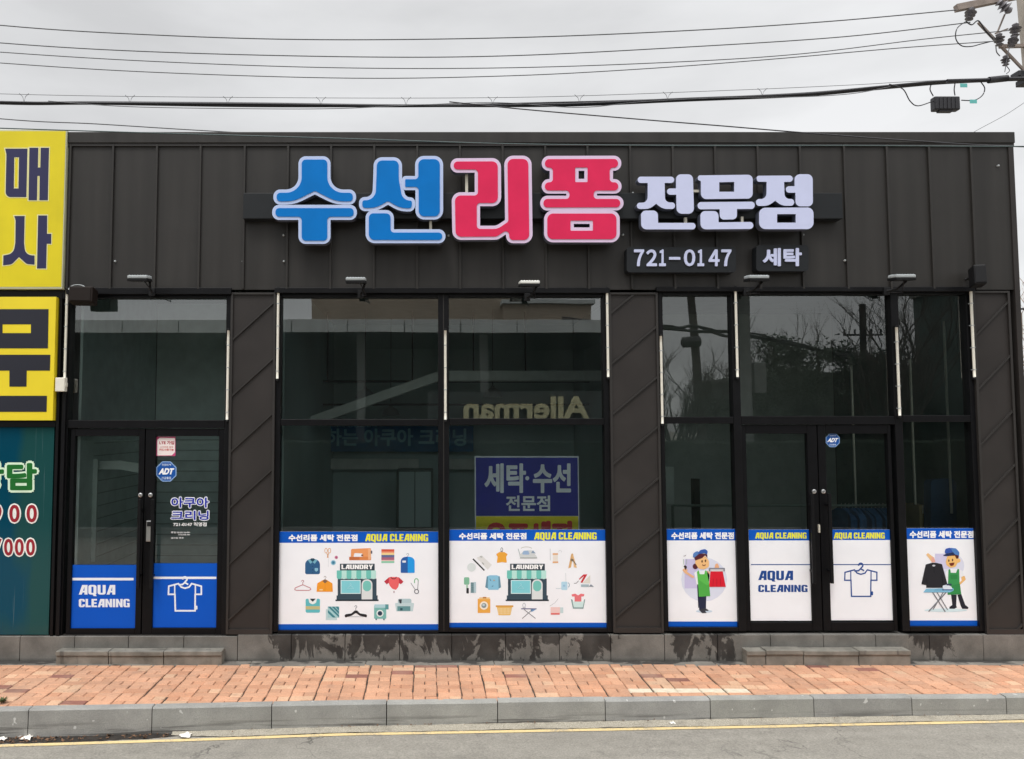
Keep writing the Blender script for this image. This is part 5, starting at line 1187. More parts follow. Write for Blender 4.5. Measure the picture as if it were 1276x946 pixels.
# =================================================================== STONE STEPS
def step(name, label, u0, u1, vtop, cuts, d, h):
    x0, x1 = PX(u0, 815, -0.2), PX(u1, 815, -0.2)
    t = thing(name, label, 'step', ((x0 + x1) / 2, -0.12, 0)); m = MB(); m2 = MB(); rnd = random.Random(len(label))
    q = [x0] + [PX(c, 815, -0.2) for c in cuts] + [x1]
    for a, b in zip(q, q[1:]):
        dz = rnd.uniform(-0.004, 0.004)
        m.box(a + 0.003, b - 0.003, -0.057 - d, -0.0585, h - 0.045 + dz, h + dz, M_STEP, 0.006); m2.box(a + 0.004, b - 0.004, -0.045 - d, -0.06, -0.1, h - 0.0455 + dz, M_STEP, 0.004)
    m.build('tread', t); m2.build('riser', t)
step('stone_step', 'worn grey stone step in front of the left entrance', 68, 276, 808, (134, 203), 0.13, 0.135)
step('stone_step', 'paler cracked stone step in front of the right entrance', 931, 1136, 803, (955, 1002, 1071), 0.14, 0.145)

# =================================================================== UTILITY POLE AND CABLES (behind and above the shop)
YP = 4.0
pb = P(1324, 700, YP); pt = P(1281, -60, YP)
pole = thing('utility_pole', 'concrete utility pole with crossarm and insulators at the top right edge', 'utility pole', (pb.x + 0.16, YP, -0.26))
m = MB(); m.tube([Vector((pb.x + 0.3, YP, -0.26)), Vector((P(1298, 200, YP).x + 0.02, YP, P(1287, 200, YP).z)), Vector((P(1279.5, -10, YP).x, YP, P(1278, -10, YP).z)), Vector((pt.x, YP, 11.5))], 0.17, M_POLE, 16, taper=(1.1, 0.9, 0.82, 0.75)); m.build('pole', pole)
m = MB(); a = P(1191, 10.5, YP - 0.25); b = P(1330, -18, YP - 0.25)
d = (b - a).normalized(); up = Vector((-d.z, 0, d.x)); 
def beam(mb, a, b, w, dep, mt):
    d = (b - a).normalized(); up = Vector((0, -1, 0)).cross(d).normalized(); sd_ = d.cross(up); vs = []
    for p in (a, b):
        for i, j in ((-1, -1), (1, -1), (1, 1), (-1, 1)): vs.append(p + up * (w / 2 * i) + sd_ * (dep / 2 * j))
    mb.add(vs, [(0, 1, 5, 4), (1, 2, 6, 5), (2, 3, 7, 6), (3, 0, 4, 7), (3, 2, 1, 0), (4, 5, 6, 7)], mt)
beam(m, a, b, 0.10, 0.09, M_ARM); m.build('crossarm', pole)
m = MB(); beam(m, P(1219, 28, YP - 0.3), P(1276, 88, YP - 0.1), 0.035, 0.03, M_ARM); m.build('brace', pole)
m = MB(); beam(m, P(1256, 36, YP - 0.2), P(1240, 42, YP - 0.2), 0.02, 0.02, M_ARM); beam(m, P(1252, 18, YP - 0.2), P(1243, 40, YP - 0.2), 0.02, 0.02, M_ARM); beam(m, P(1246, 58, YP - 0.2), P(1280, 57, YP), 0.05, 0.05, M_ARM); m.build('brace', pole)
def insulator(c, ax, s):
    m = MB(); m.lathe(c, ax, [(0.02 * s, -0.1 * s), (0.06 * s, -0.08 * s), (0.025 * s, -0.05 * s), (0.075 * s, -0.02 * s), (0.03 * s, 0.0), (0.085 * s, 0.03 * s), (0.035 * s, 0.05 * s), (0.05 * s, 0.09 * s), (0.015 * s, 0.12 * s)], M_INSUL, 12); m.build('insulator', pole)
for (u, v, s, ax) in ((1209, 18, 1.0, (0.3, 0, 1)), (1251, 8, 1.2, (0.7, 0, -0.7)), (1245, 50, 0.95, (0, 0, 1)), (1253, 76, 0.8, (0, 0, 1)), (1265, 38, 1.0, (0.1, 0, 1)), (1262, 52, 0.9, (0.4, 0, 1))):
    insulator(P(u, v, YP - 0.3), ax, s)
m = MB()
for u, v, w in ((1274, 96, .12), (1275, 104, .08), (1267, 95, .06)):
    p = P(u, v, YP - 0.1); m.box(p.x - w, p.x + w, p.y - 0.12, p.y + 0.06, p.z - 0.045, p.z + 0.045, M_WIRE, 0.01)
m.build('clamp', pole)

def smooth(pts, k=8):
    o = []; n = len(pts)
    for i in range(n - 1):
        p0, p1, p2, p3 = (pts[max(i - 1, 0)], pts[i], pts[i + 1], pts[min(i + 2, n - 1)])
        for j in range(k):
            t = j / k; t2, t3 = t * t, t * t * t
            o.append(0.5 * ((2 * p1) + (-p0 + p2) * t + (2 * p0 - 5 * p1 + 4 * p2 - p3) * t2 + (-p0 + 3 * p1 - 3 * p2 + p3) * t3))
    o.append(pts[-1]); return o
def cable(label, uv, Y, r, mt=M_WIREG, Yend=None, grp='overhead cables'):
    n = len(uv); pts = [P(u, v, Y if Yend is None else Y + (Yend - Y) * i / (n - 1)) for i, (u, v) in enumerate(uv)]
    m = MB(); m.tube(smooth(pts, 8), r, mt, 6); o = m.build('overhead_cable'); return tag(o, label, 'cable', grp)
YC = 3.7
cable('thin grey overhead cable, topmost, ending at the pole crossarm', [(-700, -70), (-250, 2), (0, 31.5), (200, 44), (400, 49.5), (636, 47), (850, 38.5), (1030, 27), (1192, 12.5)], YC, 0.0085)
cable('thin grey overhead cable, second from the top', [(-700, -30), (-250, 30), (0, 53.5), (200, 65), (450, 71), (636, 69.5), (850, 59), (1050, 46), (1209, 28)], YC, 0.008)
cable('thin grey overhead cable, third from the top', [(-700, -10), (-250, 45), (0, 65), (200, 77), (420, 84.5), (636, 84.5), (850, 77), (1000, 67), (1150, 49), (1258, 38)], YC, 0.007)
cable('thin grey overhead cable, fourth from the top, crossing the third at the right', [(-700, 8), (-250, 58), (0, 78.5), (200, 90.5), (440, 97.5), (636, 94.5), (800, 86), (960, 74), (1120, 60), (1246, 51)], YC, 0.007)
cable('faint hairline wire just above the thick black bundle', [(-700, 80), (-250, 105), (0, 117), (300, 121.5), (636, 121.5), (900, 113), (1060, 106), (1130, 102), (1245, 97)], YC, 0.004)
t = thing('cable_bundle', 'thick black bundle of overhead cables sagging above the roof', 'cable', P(640, 130, YC))
m = MB(); rnd = random.Random(21)
base = [(-700, 98), (-250, 118), (0, 127), (120, 128.6), (320, 130.5), (520, 131.5), (700, 129.5), (850, 123.5), (1000, 117.5), (1100, 108.5), (1180, 102), (1278, 97.5)]
for k, (dv, r) in enumerate(((0, 0.020), (1.2, 0.016), (-1.0, 0.014), (2.0, 0.009), (0.6, 0.012))):
    m.tube(smooth([P(u, v + dv + rnd.uniform(-1.0, 1.0), YC + 0.02 * k) for u, v in base], 8), r, M_WIRE, 7)
m.build('strand', t)
m = MB(); m.tube(smooth([P(u, v, YC - 0.03) for u, v in ((60, 126), (160, 133), (300, 135.5), (415, 135.5), (520, 131), (620, 128), (720, 134), (800, 127), (900, 122), (990, 121), (1060, 117), (1110, 108))], 8), 0.006, M_WIREG, 5); m.build('strand', t)
m = MB()
for u, v0, v1 in ((30, 117.5, 127), (162, 119.5, 130), (284, 121, 131), (400, 122, 131.5), (506, 122, 132), (614, 121.5, 130), (722, 119, 128), (832, 115.5, 124), (950, 111, 119)):
    for du in (-6, 6): m.tube([P(u + du, v0 - 1, YC), P(u + du * 0.3, v0 + 3, YC), P(u, v1, YC)], 0.0035, M_WIRE, 5)
m.build('hanger_clip', t)
m = MB(); m.tube([P(1232, 100, YC - 0.05), P(1255, 97.5, YC - 0.05)], 0.05, M_WIRE, 10); m.tube([P(1180, 101, YC - 0.05), P(1234, 99.5, YC - 0.05)], 0.028, M_WIRE, 10); m.build('splice', t)
m = MB()
for u, v in ((1201, 106.5), (1213, 126.5)):
    p = P(u, v, YC - 0.1); m.box(p.x - 0.055, p.x + 0.055, p.y, p.y + 0.004, p.z - 0.03, p.z + 0.03, M_TEALTAG)
m.build('tag', t)
cable('dark overhead wire slanting down behind the roof edge from the left', [(-700, 60), (-250, 122), (0, 148), (120, 154.5), (240, 162), (420, 172)], 2.2, 0.007, M_WIREG)
cable('dark overhead wire slanting from mid sky down to the fascia top at the right', [(560, 127), (660, 137), (800, 149), (900, 157), (990, 164.5), (1130, 175), (1276, 183), (1500, 186)], -0.6, 0.0058, M_WIRE, -0.9)
cable('greenish wire stretched across the top of the fascia', [(-300, 150), (100, 163), (420, 172.5), (640, 179.5), (850, 181.5), (1060, 181.5), (1276, 182.5), (1600, 180)], -0.9, 0.0055, M_WIREGRN)
cable('hairline wire dropping left from the pole over the roof corner', [(1285, 122), (1255, 142), (1220, 161), (1190, 178)], 3.0, 0.004, M_WIREG)
t = thing('splice_box', 'black box hanging below the cable bundle near the pole', 'cable box', P(1181, 128, YC - 0.05))
m = MB(); slab(m, 1165, 1197, 128, 119.5, 136.5, YC - 0.10, YC + 0.02, M_WIRE, 0.02); slab(m, 1171, 1188, 138, 136.8, 138.8, YC - 0.08, YC, M_WIRE, 0.003)
for k in range(6): slab(m, 1166 + 5 * k, 1168 + 5 * k, 128, 121, 135, YC - 0.108, YC - 0.101, M_WIRE)
m.build('case', t)
m = MB()
for pts in ([(1160, 106), (1159, 112), (1163, 120)], [(1190, 104), (1189, 112), (1190, 119)], [(1222, 102), (1227, 110), (1224, 119), (1214, 125), (1198, 125)], [(1108, 105), (1125, 111), (1134, 126), (1144, 132), (1163, 126)]):
    m.tube(smooth([P(u, v, YC - 0.06) for u, v in pts], 6), 0.008, M_WIRE, 6)
m.build('lead', t)
t = tag(None or MB().build('x') if False else thing('jumper_wire', 'looped jumper wire hanging between the insulators below the crossarm', 'cable', P(1200, 40, YC)), None)
m = MB(); m.tube(smooth([P(u, v, YC - 0.05) for u, v in ((1205, 26), (1193, 35), (1191, 48), (1198, 57), (1210, 58), (1222, 55), (1234, 52))], 6), 0.008, M_WIRE, 6); m.tube(smooth([P(u, v, YC - 0.05) for u, v in ((1204, 27), (1211, 31), (1219, 26), (1228, 38), (1238, 49))], 6), 0.01, M_WIRE, 6); m.tube(smooth([P(u, v, YC - 0.05) for u, v in ((1254, 82), (1258, 88), (1254, 92))], 6), 0.006, M_WIRE, 5)
m.tube(smooth([P(u, v, YC - 0.05) for u, v in ((1241, 58), (1242, 65), (1246, 70))], 6), 0.008, M_WIREG, 5)
m.tube(smooth([P(u, v, YC - 0.05) for u, v in ((1258, 58), (1255, 72), (1252, 90))], 6), 0.006, M_WIREG, 5)
m.build('wire', t)

# =================================================================== TREES
def branches(mb, p, d, length, r, depth, rnd, mt, spread=0.55, up=0.25):
    pts = [p]; q = p; dd = d
    k = 4
    for i in range(k):
        dd = (dd + Vector((rnd.uniform(-.14, .14), rnd.uniform(-.14, .14), rnd.uniform(-.04, .12)))).normalized(); q = q + dd * length / k; pts.append(q)
    mb.tube(pts, r, mt, 5 if depth > 1 else 4, cap=False, taper=[1 - 0.42 * i / k for i in range(k + 1)])
    if depth == 0: return
    for i in range(rnd.randint(3, 4)):
        j = rnd.randint(1, k); a = rnd.uniform(0, 2 * pi)
        nd_ = (dd + Vector((cos(a) * spread, sin(a) * spread, rnd.uniform(0, up)))).normalized()
        branches(mb, pts[j], nd_, length * rnd.uniform(0.5, 0.78), r * 0.52, depth - 1, rnd, mt, spread, up)
def bare_tree(loc, h, label, seed, mt=M_BARK, r=0.11, depth=4, grp='bare winter trees'):
    t = thing('bare_tree', label, 'tree', loc, grp); rnd = random.Random(seed); p = Vector(loc)
    m = MB(); pts = [p, p + Vector((0.05, 0, h * 0.15)), p + Vector((0.02, 0.04, h * 0.32))]; m.tube(pts, r, mt, 8, taper=(1.2, 1, 0.85)); m.build('trunk', t)
    m = MB()
    for i in range(5):
        a = rnd.uniform(0, 2 * pi); branches(m, pts[2] - Vector((0, 0, rnd.uniform(0, h * 0.1))), Vector((0.45 * cos(a), 0.45 * sin(a), 1)).normalized(), h * rnd.uniform(0.28, 0.42), r * 0.55, depth - 1, rnd, mt)
    m.build('crown', t)
def pine(loc, h, label, seed, w=1.7):
    t = thing('pine_tree', label, 'tree', loc, 'dark pines across the street'); rnd = random.Random(seed); p = Vector(loc); m = MB(); m.tube([p, p + Vector((0.1, 0, h * 0.5)), p + Vector((0, 0.1, h * 0.97))], 0.14, M_BARK, 7, taper=(1.2, .8, .2)); m.build('trunk', t)
    m = MB()
    for i in range(26):
        a = rnd.uniform(0, 2 * pi); zz = rnd.uniform(0.3, 1.0); rr = w * (1.15 - zz) * rnd.uniform(0.45, 1.2); c = p + Vector((rr * cos(a), rr * sin(a), h * zz)); s = rnd.uniform(0.35, 0.75)
        m.tube([p + Vector((0, 0, h * (zz - 0.08))), c], 0.025, M_BARK, 4, cap=False)
        for j in range(110):
            v = Vector((rnd.gauss(0, 1), rnd.gauss(0, 1), rnd.gauss(0, 0.55))) * s * 0.5; d1 = Vector((rnd.uniform(-1, 1), rnd.uniform(-1, 1), rnd.uniform(-.3, 1))).normalized() * rnd.uniform(0.12, 0.24); d2 = d1.cross(Vector((rnd.uniform(-1, 1), rnd.uniform(-1, 1), rnd.uniform(-1, 1)))).normalized() * 0.035
            m.add([c + v - d2, c + v + d2, c + v + d1], [(0, 1, 2)], M_NEEDLE)
    m.build('crown', t)
# behind the shop at the right edge of the picture
bare_tree((P(1310, 400, 8).x, 8.0, -0.26), 6.5, 'pale leafless tree showing past the right corner of the shop', 31, M_TWIG, 0.09)
bare_tree((P(1285, 400, 10).x, 10.5, -0.26), 6.0, 'thin leafless sapling further back past the right corner of the shop', 33, M_TWIG, 0.06)
t = thing('far_house', 'low pale building glimpsed past the right corner of the shop', 'building', (15.5, 17, -0.26))
m = MB(); m.box(12.5, 26, 16, 22, -0.26, 3.6, mat('pale_brick_wall', (0.42, 0.36, 0.29), 0.9, 0, 0.25, 9)); m.build('wall', t)
m = MB(); m.box(12.2, 26.3, 15.7, 22.3, 3.61, 3.85, M_CONC); m.build('roof', t)
# wall lamp arm on the right corner, black loop
m = MB(); m.tube([P(1284, 385, 0.4) + Vector((0.06 * cos(a * pi / 8), 0, 0.05 * sin(a * pi / 8))) for a in range(17)], 0.012, M_WIRE, 6); m.tube([P(1262, 385, 0.4), P(1277, 385, 0.4)], 0.012, M_WIRE, 6)
tag(m.build('cable_loop'), 'black cable loop fixed to the right side of the shop', 'cable')

# =================================================================== ACROSS THE STREET (seen mirrored in the shop glass)
def R(u, v, d):
    p = P(u, v, d); return Vector((p.x, 2 * YGL - d, p.z))
d0 = 17.0
op = thing('opposite_canopy', 'flat-roofed building with a pale fascia across the street, mirrored in the windows', 'building', (-3, -d0, -0.06))
zt, zb = R(530, 398, d0).z, R(530, 414, d0).z; xl, xr = R(-60, 405, d0).x, R(790, 405, d0).x
m = MB()
x = xl
while x < xr - 0.1: m.box(x + 0.01, min(x + 1.85, xr) - 0.01, -d0 - 0.12, -d0, zb, zt, M_OPFASC, 0.006); x += 1.86
m.build('fascia', op)
m = MB(); m.box(xl + 0.05, xr - 0.05, -d0 - 12, -d0 - 0.13, zt - 0.35, zt - 0.05, M_DARKOP); m.build('roof', op)
m = MB(); m.box(xl - 3, R(822, 450, 23.3).x, -d0 - 6.5, -d0 - 6.3, -0.06, zt - 0.36, M_DARKOP); m.box(xl - 3, R(822, 450, 23.3).x, -d0 - 12, -d0 - 6.6, zt - 0.7, zt - 0.36, M_DARKOP); m.box(xr - 0.3, xr - 0.1, -d0 - 6.28, -d0 - 0.3, -0.06, zt - 0.37, M_DARKOP)
m.build('rear_wall', op)
m = MB()
for x in (xl + 0.6, -6.3, -2.2, 2.0, xr - 0.6): m.box(x - 0.14, x + 0.14, -d0 - 1.3, -d0 - 1.0, -0.06, zt - 0.36, M_OPWALL, 0.01)
m.build('column', op)
t = thing('added_bank', 'long dark leafy bank added across the street to darken reflections low in the glass', 'added_bank', (0, -11.0, -0.06)); m = MB(); rnd = random.Random(55)  # unseen bank added to keep bright road reflections out of the lower panes
hv = []; nxh = 90
for i in range(nxh + 1):
    x = -14 + 32 * i / nxh
    for y, z in ((-10.55, -0.06), (-10.5, 0.7), (-10.55, 1.4), (-10.7, 1.95), (-11.2, 2.0), (-11.5, 1.4), (-11.5, -0.06)): hv.append((x + rnd.uniform(-.05, .05), y + rnd.uniform(-.04, .04), z + (rnd.uniform(-.03, .03) if z > 0 else 0)))
m.add(hv, [(7 * i + j, 7 * i + 7 + j, 7 * i + 8 + j, 7 * i + 1 + j) for i in range(nxh) for j in range(6)], mat('added_bank_leaf', (0.022, 0.034, 0.022), 0.9, 0, 0.3, 2, spec=0.1))
for i in range(12000):
    c = Vector((rnd.uniform(-14, 18), -10.5 + rnd.uniform(-0.12, 0.1), rnd.uniform(0, 2.05))); a, b = (Vector((rnd.gauss(0, 1), rnd.gauss(0, 1), rnd.gauss(0, 1))).normalized() * 0.07 for _ in range(2)); m.add([c, c + a, c + b], [(0, 1, 2)], mat('added_bank_leaf', (0.022, 0.034, 0.022), 0.9, 0, 0.3, 2, spec=0.1))
m.build('foliage', t)
tb = thing('tan_building', 'taller tan rendered building rising behind the opposite canopy', 'building', (1, -31, -0.06))
a, b = R(388, 372, 29), R(733, 372, 29)
m = MB(); m.box(a.x, R(650, 372, 29).x, -36, -29, -0.06, R(530, 355, 29).z, M_TAN); m.box(R(623, 372, 30).x, b.x, -36, -28.2, -0.06, R(530, 379, 28.3).z, M_TAN); m.build('wall', tb)
m = MB(); m.box(R(621, 372, 30).x, b.x + 0.15, -36.1, -28.0, R(530, 379, 28.3).z + 0.004, R(530, 374, 28.3).z, M_OPFASC); m.build('parapet', tb)
ks = thing('opposite_shop', 'low dark shopfront with gold lettering across the street, mirrored in the windows', 'building', (1, -12.5, -0.06))
dk_ = 14.0; zl = R(530, 527, dk_).z
m = MB(); m.box(R(585, 500, dk_).x - 1.2, R(745, 500, dk_).x + 1.0, -dk_ - 3, -dk_ - 0.05, -0.06, R(530, 488, dk_).z, M_DARKOP); m.build('wall', ks)
m = MB(); vs, fs, bb = text_tris('Allerman', 0.03, 0.3); pL, pR = R(734, 495, dk_), R(577, 495, dk_); zt_, zb_ = R(530, 495, dk_).z, R(530, 523, dk_).z
m.add([(pL.x + (pR.x - pL.x) * (v.x - bb[0]) / (bb[1] - bb[0]), -dk_ + 0.05 + v.z * 0.2, zb_ + (zt_ - zb_) * (v.y - bb[2]) / (bb[3] - bb[2])) for v in vs], fs, M_YLETTER); m.build('lettering', ks)
pl = thing('utility_pole', 'leaning concrete pole carrying a cable bundle across the street, mirrored in the right glazing', 'utility pole', (R(877, 525, 20).x, -20, -0.2))
m = MB(); m.tube([Vector((R(882, 640, 20).x, -20, -0.2)), R(862, 380, 20), R(856, 300, 20)], 0.14, M_BARK, 10, taper=(1.2, 1, .8)); m.build('pole', pl)
m = MB(); m.lathe(R(868, 425, 19.8), (1, 0.1, 0.05), [(0.1, -0.55), (0.2, -0.5), (0.22, -0.1), (0.2, 0.1), (0.1, 0.15)], M_WIRE, 10); m.build('splice', pl)
for k in range(7):
    rk = random.Random(60 + k)
    cable_pts = [R(u, v + rk.uniform(-6, 6) * (0.5 if u > 960 else 1), 19.7) for u, v in ((700, 400), (826, 408), (866, 408), (905, 414), (940, 420), (990, 428), (1060, 444), (1112, 452), (1300, 500))]
    m = MB(); m.tube(smooth(cable_pts, 6), 0.05 if k < 2 else 0.025, M_WIRE, 5); m.build('cable', pl)
pl = thing('utility_pole', 'thick straight concrete pole across the street, mirrored beside the post of the right entrance', 'utility pole', (R(928, 525, 15).x, -15, -0.2))
p = R(929, 450, 15); m = MB(); m.tube([Vector((p.x, -15, -0.2)), Vector((p.x + 0.05, -15, 9.5))], 0.17, M_OPWALL, 12, taper=(1.15, 0.85)); m.build('pole', pl)
p = R(940, 470, 15); m = MB(); m.box(p.x - 0.0, p.x + 0.35, -15.3, -14.9, p.z - 0.5, p.z + 0.45, M_OPWALL, 0.03); m.build('cabinet', pl)
pl = thing('utility_pole', 'distant pole with one crossarm above the pines across the street', 'utility pole', (R(1075, 470, 34).x, -34, -0.2))
p = R(1075, 380, 34); m = MB(); m.tube([Vector((p.x, -34, -0.2)), p], 0.17, M_WIRE, 8); m.build('pole', pl)
m = MB(); a, b = R(1052, 417, 34), R(1099, 417, 34); m.tube([a, b], 0.06, M_WIRE, 6)
for u in (1053, 1066, 1086, 1097): m.tube([R(u, 417, 34), R(u, 410, 34)], 0.05, M_WIRE, 6)
m.build('crossarm', pl)
for i, (u, v, d, w) in enumerate(((935, 470, 20, 1.5), (962, 425, 22, 1.9), (990, 421, 20, 1.9), (1018, 438, 19, 1.8), (1050, 433, 22, 1.9), (1082, 446, 19, 1.9), (1110, 440, 21, 1.9), (890, 498, 24, 2.2), (1145, 452, 20, 1.8))):
    p = R(u, v, d); pine((p.x, p.y, -0.2), p.z + 0.2, 'dark bushy pine standing across the street, mirrored in the right glazing', 70 + i, w)
for i, (u, v, d) in enumerate(((850, 440, 19), (1090, 350, 17), (1125, 350, 18), (955, 385, 25), (838, 455, 22))):
    p = R(u, v, d); bare_tree((p.x, p.y, -0.2), p.z + 0.2, 'leafless tree standing across the street, mirrored in the right glazing', 90 + i, M_BARK, 0.10, 5, 'leafless trees across the street')
t = thing('opposite_house', 'low dark building beyond the pines across the street', 'building', (9, -26, -0.2))
m = MB(); m.box(R(945, 470, 26).x, 22, -33, -26, -0.2, R(530, 470, 26).z, M_DARKOP); m.build('wall', t)
m = MB(); m.box(R(942, 470, 26).x, 22.3, -33.2, -25.7, R(530, 470, 26).z + 0.004, R(530, 466, 26).z, M_OPWALL); m.build('roof', t)

t = thing('added_tower', 'tall dark green block added across the street to darken the last right pane', 'building', (R(1190, 500, 14).x, -15, -0.2))  # unseen block added so the last pane reflects something dark
m = MB(); m.box(R(1142, 450, 20.0).x, R(1142, 450, 20.0).x + 8, -20, -14, -0.2, R(530, 330, 14).z, mat('added_tower_green', (0.045, 0.075, 0.066), 0.7)); m.build('wall', t)
m = MB(); m.box(R(1142, 450, 20.0).x - 0.1, R(1142, 450, 20.0).x + 8.1, -20.1, -13.9, R(530, 330, 14).z + 0.004, R(530, 322, 14).z, M_OPWALL); m.build('parapet', t)

# =================================================================== INSIDE THE SHOP
Yb_ = 0.22; t = thing('hanging_banner', 'navy and yellow Korean banner hanging inside behind the right pane of the wide window', 'banner', P(657, 690, Yb_))
m = MB(); slab(m, 591.5, 721.5, 610, 568.5, 690, Yb_, Yb_ + 0.004, mat('banner_edge', '#e4e8f2', 0.6)); m.build('sheet', t)
m = MB(); slab(m, 593, 720.2, 610, 570.3, 643, Yb_ - 0.001, Yb_ - 0.0003, mat('banner_navy', '#2c2fa0', 0.6)); m.build('navy_field', t)
m = MB(); slab(m, 593, 720.2, 610, 643.4, 689, Yb_ - 0.001, Yb_ - 0.0003, mat('banner_yellow', '#fff02a', 0.6)); m.build('yellow_field', t)
m = MB(); wb = mat('banner_white', '#f4f8ff', 0.6); rb = mat('banner_red', '#e83a3a', 0.6)
letter(m, '세탁', (603.5, 577.5, 655.5, 614.5), Yb_ - 0.002, wb, 0.03); letter(m, '수선', (664, 577.5, 711.5, 614.5), Yb_ - 0.002, wb, 0.03); m.prism([to_plane(ell_loop(657, 596, 2.5, 2.7, 12), 0, 0, 1, Yb_ - 0.002)], Yb_ - 0.002, None, wb)
letter(m, '전문점', (630.5, 617.5, 685.5, 637), Yb_ - 0.002, wb, 0.03); letter(m, '오프세지', (604, 649, 713, 686), Yb_ - 0.002, rb, 0.05); m.build('lettering', t)
Yb_ = 4.4; t = thing('wall_banner', 'long dim blue banner with pale Korean slogan on the back wall inside', 'banner', P(470, 562, Yb_))
m = MB(); slab(m, 352, 590, 545, 531, 563, Yb_, Yb_ + 0.004, mat('banner_blue', '#0a6aa0', 0.7)); m.build('sheet', t)
m = MB(); wb2 = mat('banner_pale', '#9ad0e0', 0.7); letter(m, '를 다하는 아쿠아 크리닝', (358, 534, 581, 556), Yb_ - 0.003, wb2, 0.03); letter(m, '깨끗하게 정성스럽게', (400, 527, 470, 532.5), Yb_ - 0.003, wb2, 0.02); m.build('lettering', t)
t = thing('wall_board', 'pale horizontal board on the back wall inside the wide window', 'board', P(440, 585, 4.3))
m = MB(); slab(m, 352, 522, 578, 572, 585, 4.40, 4.58, mat('board_pale', '#e4e6e0', 0.6)); slab(m, 560, 712, 578, 572, 585, 4.40, 4.58, mat('board_pale', '#e4e6e0', 0.6)); m.build('panel', t)
t = thing('wall_cabinet', 'tall dark framed panel standing inside left of the wide window mullion', 'cabinet', P(515, 650, 3.6))
m = MB(); slab(m, 494, 540, 610, 585, 660, 3.6, 3.95, mat('cabinet_green', (0.10, 0.13, 0.12), 0.5), 0.02); m.build('case', t)
m = MB(); slab(m, 497, 516.5, 610, 588, 657, 3.58, 3.599, M_WALLIN, 0.006); slab(m, 517.5, 537, 610, 588, 657, 3.58, 3.599, M_WALLIN, 0.006); m.build('door', t)
def pendant(u, v, Y, lb):
    p = P(u, v, Y); t = thing('pendant_lamp', lb, 'lamp', p, 'pendant lamps inside the shop')
    m = MB(); m.lathe(p, (0, 0, 1), [(0.14, -0.05), (0.145, -0.045), (0.10, 0.05), (0.03, 0.09), (0.02, 0.12)], mat('lamp_shade_grey', (0.30, 0.32, 0.32), 0.4), 16); m.build('lamp_shade', t)
    m = MB(); m.tube([p + Vector((0, 0, 0.12)), Vector((p.x, p.y, 4.05))], 0.006, M_WIRE, 5); m.build('cord', t)
pendant(455, 492, 3.0, 'grey pendant lamp inside the left half of the wide window'); pendant(487, 514, 3.9, 'farther grey pendant lamp, lower in the left half of the wide window'); pendant(614, 491, 3.0, 'grey pendant lamp inside the right half of the wide window')
# clothes rail in the right-hand room
Yr = 1.25; t = thing('clothes_rail', 'steel clothes rail inside the right entrance', 'clothes rail', P(970, 800, Yr))
a, b = P(838, 630, Yr), P(1108, 630, Yr); M_RAIL = mat('rail_steel', (0.35, 0.42, 0.38), 0.4, 0.3)
m = MB(); m.tube([a, b], 0.014, M_RAIL, 8); m.build('rail', t)
for q in (a, b): m = MB(); m.tube([q, Vector((q.x, q.y, ZSILL - 0.03))], 0.016, M_RAIL, 8); m.build('leg', t)
g0 = None
for i in range(13):
    u = 1048 + 4.7 * i; p = P(u, 630, Yr); rnd = random.Random(i)
    if g0 is None:
        g0 = thing('hanging_garment', 'blue garment on a hanger in the packed row on the rail inside the right entrance', 'garment', p, 'blue garments on the rail')
        m = MB(); m.tube([p + Vector((0, 0, 0.015)), p + Vector((0.008, 0, 0.03)), p + Vector((0, 0, -0.06))], 0.003, M_SILVER, 5); m.build('hanger', g0)
        m = MB(); bl = mat('garment_blue', (0.025, 0.13, 0.33), 0.85, 0, 0.3, 8)
        prof = [(-0.03, 0.05), (-0.10, 0.20), (-0.14, 0.24), (-0.5, 0.22), (-0.95, 0.25)]; vs = []
        for z, w in prof: vs += [p + Vector((sx * 0.017, y, z)) for sx, y in ((-1, -w), (1, -w), (1, w), (-1, w))]
        fs = [(4 * k + j, 4 * k + (j + 1) % 4, 4 * k + 4 + (j + 1) % 4, 4 * k + 4 + j) for k in range(4) for j in range(4)] + [(0, 1, 2, 3), (19, 18, 17, 16)]
        m.add(vs, fs, bl); m.build('cloth', g0); g = g0
    else: g = copy_tree(g0)
    g.location = p; g.rotation_euler = (0, 0, rnd.uniform(-0.25, 0.25))
t = thing('storage_box', 'tan cardboard box inside the far right pane', 'box', P(1160, 665, 0.7))
m = MB(); slab(m, 1146, 1160, 650, 630, 672, 0.7, 1.0, mat('cardboard', (0.36, 0.27, 0.13), 0.8), 0.004); m.build('carton', t)
m = MB(); slab(m, 1150, 1156, 650, 629.6, 640, 0.694, 0.699, M_POST); m.build('tape', t)
t = thing('garment_bag', 'tall dark blue covered garment inside the far right pane', 'garment', P(1172, 665, 0.6))
m = MB(); lp = rounded([(1160, 598, 6), (1192, 596, 8), (1192, 690, 2), (1160, 690, 2)], 4); m.prism([to_plane(lp, 0, 0, 1, 0.55)], 0.55, 0.67, mat('garment_navy', (0.02, 0.07, 0.17), 0.8)); m.build('cover', t)
t = thing('door_mirror', 'pale narrow mirror panel inside the left pane of the right glazing', 'mirror', P(833, 630, 1.8))
m = MB(); slab(m, 829, 840, 600, 582, 628, 1.8, 1.84, mat('pale_panel', '#d4dad6', 0.5), 0.004); m.build('panel', t); m = MB(); slab(m, 864, 872, 600, 597, 668, 2.4, 2.5, M_LAMPDK); m.build('frame', t)
t = thing('roof_reflection', 'pale post and curved band made for a roof reflection in the left door', 'reflection', P(112, 650, 0.5))  # pale shapes set inside in place of a roof mirrored in the door
m = MB(); slab(m, 115, 120.5, 620, 572, 700, 0.5, 0.53, mat('reflection_pale', '#c9d4d0', 0.5)); m.build('post', t)
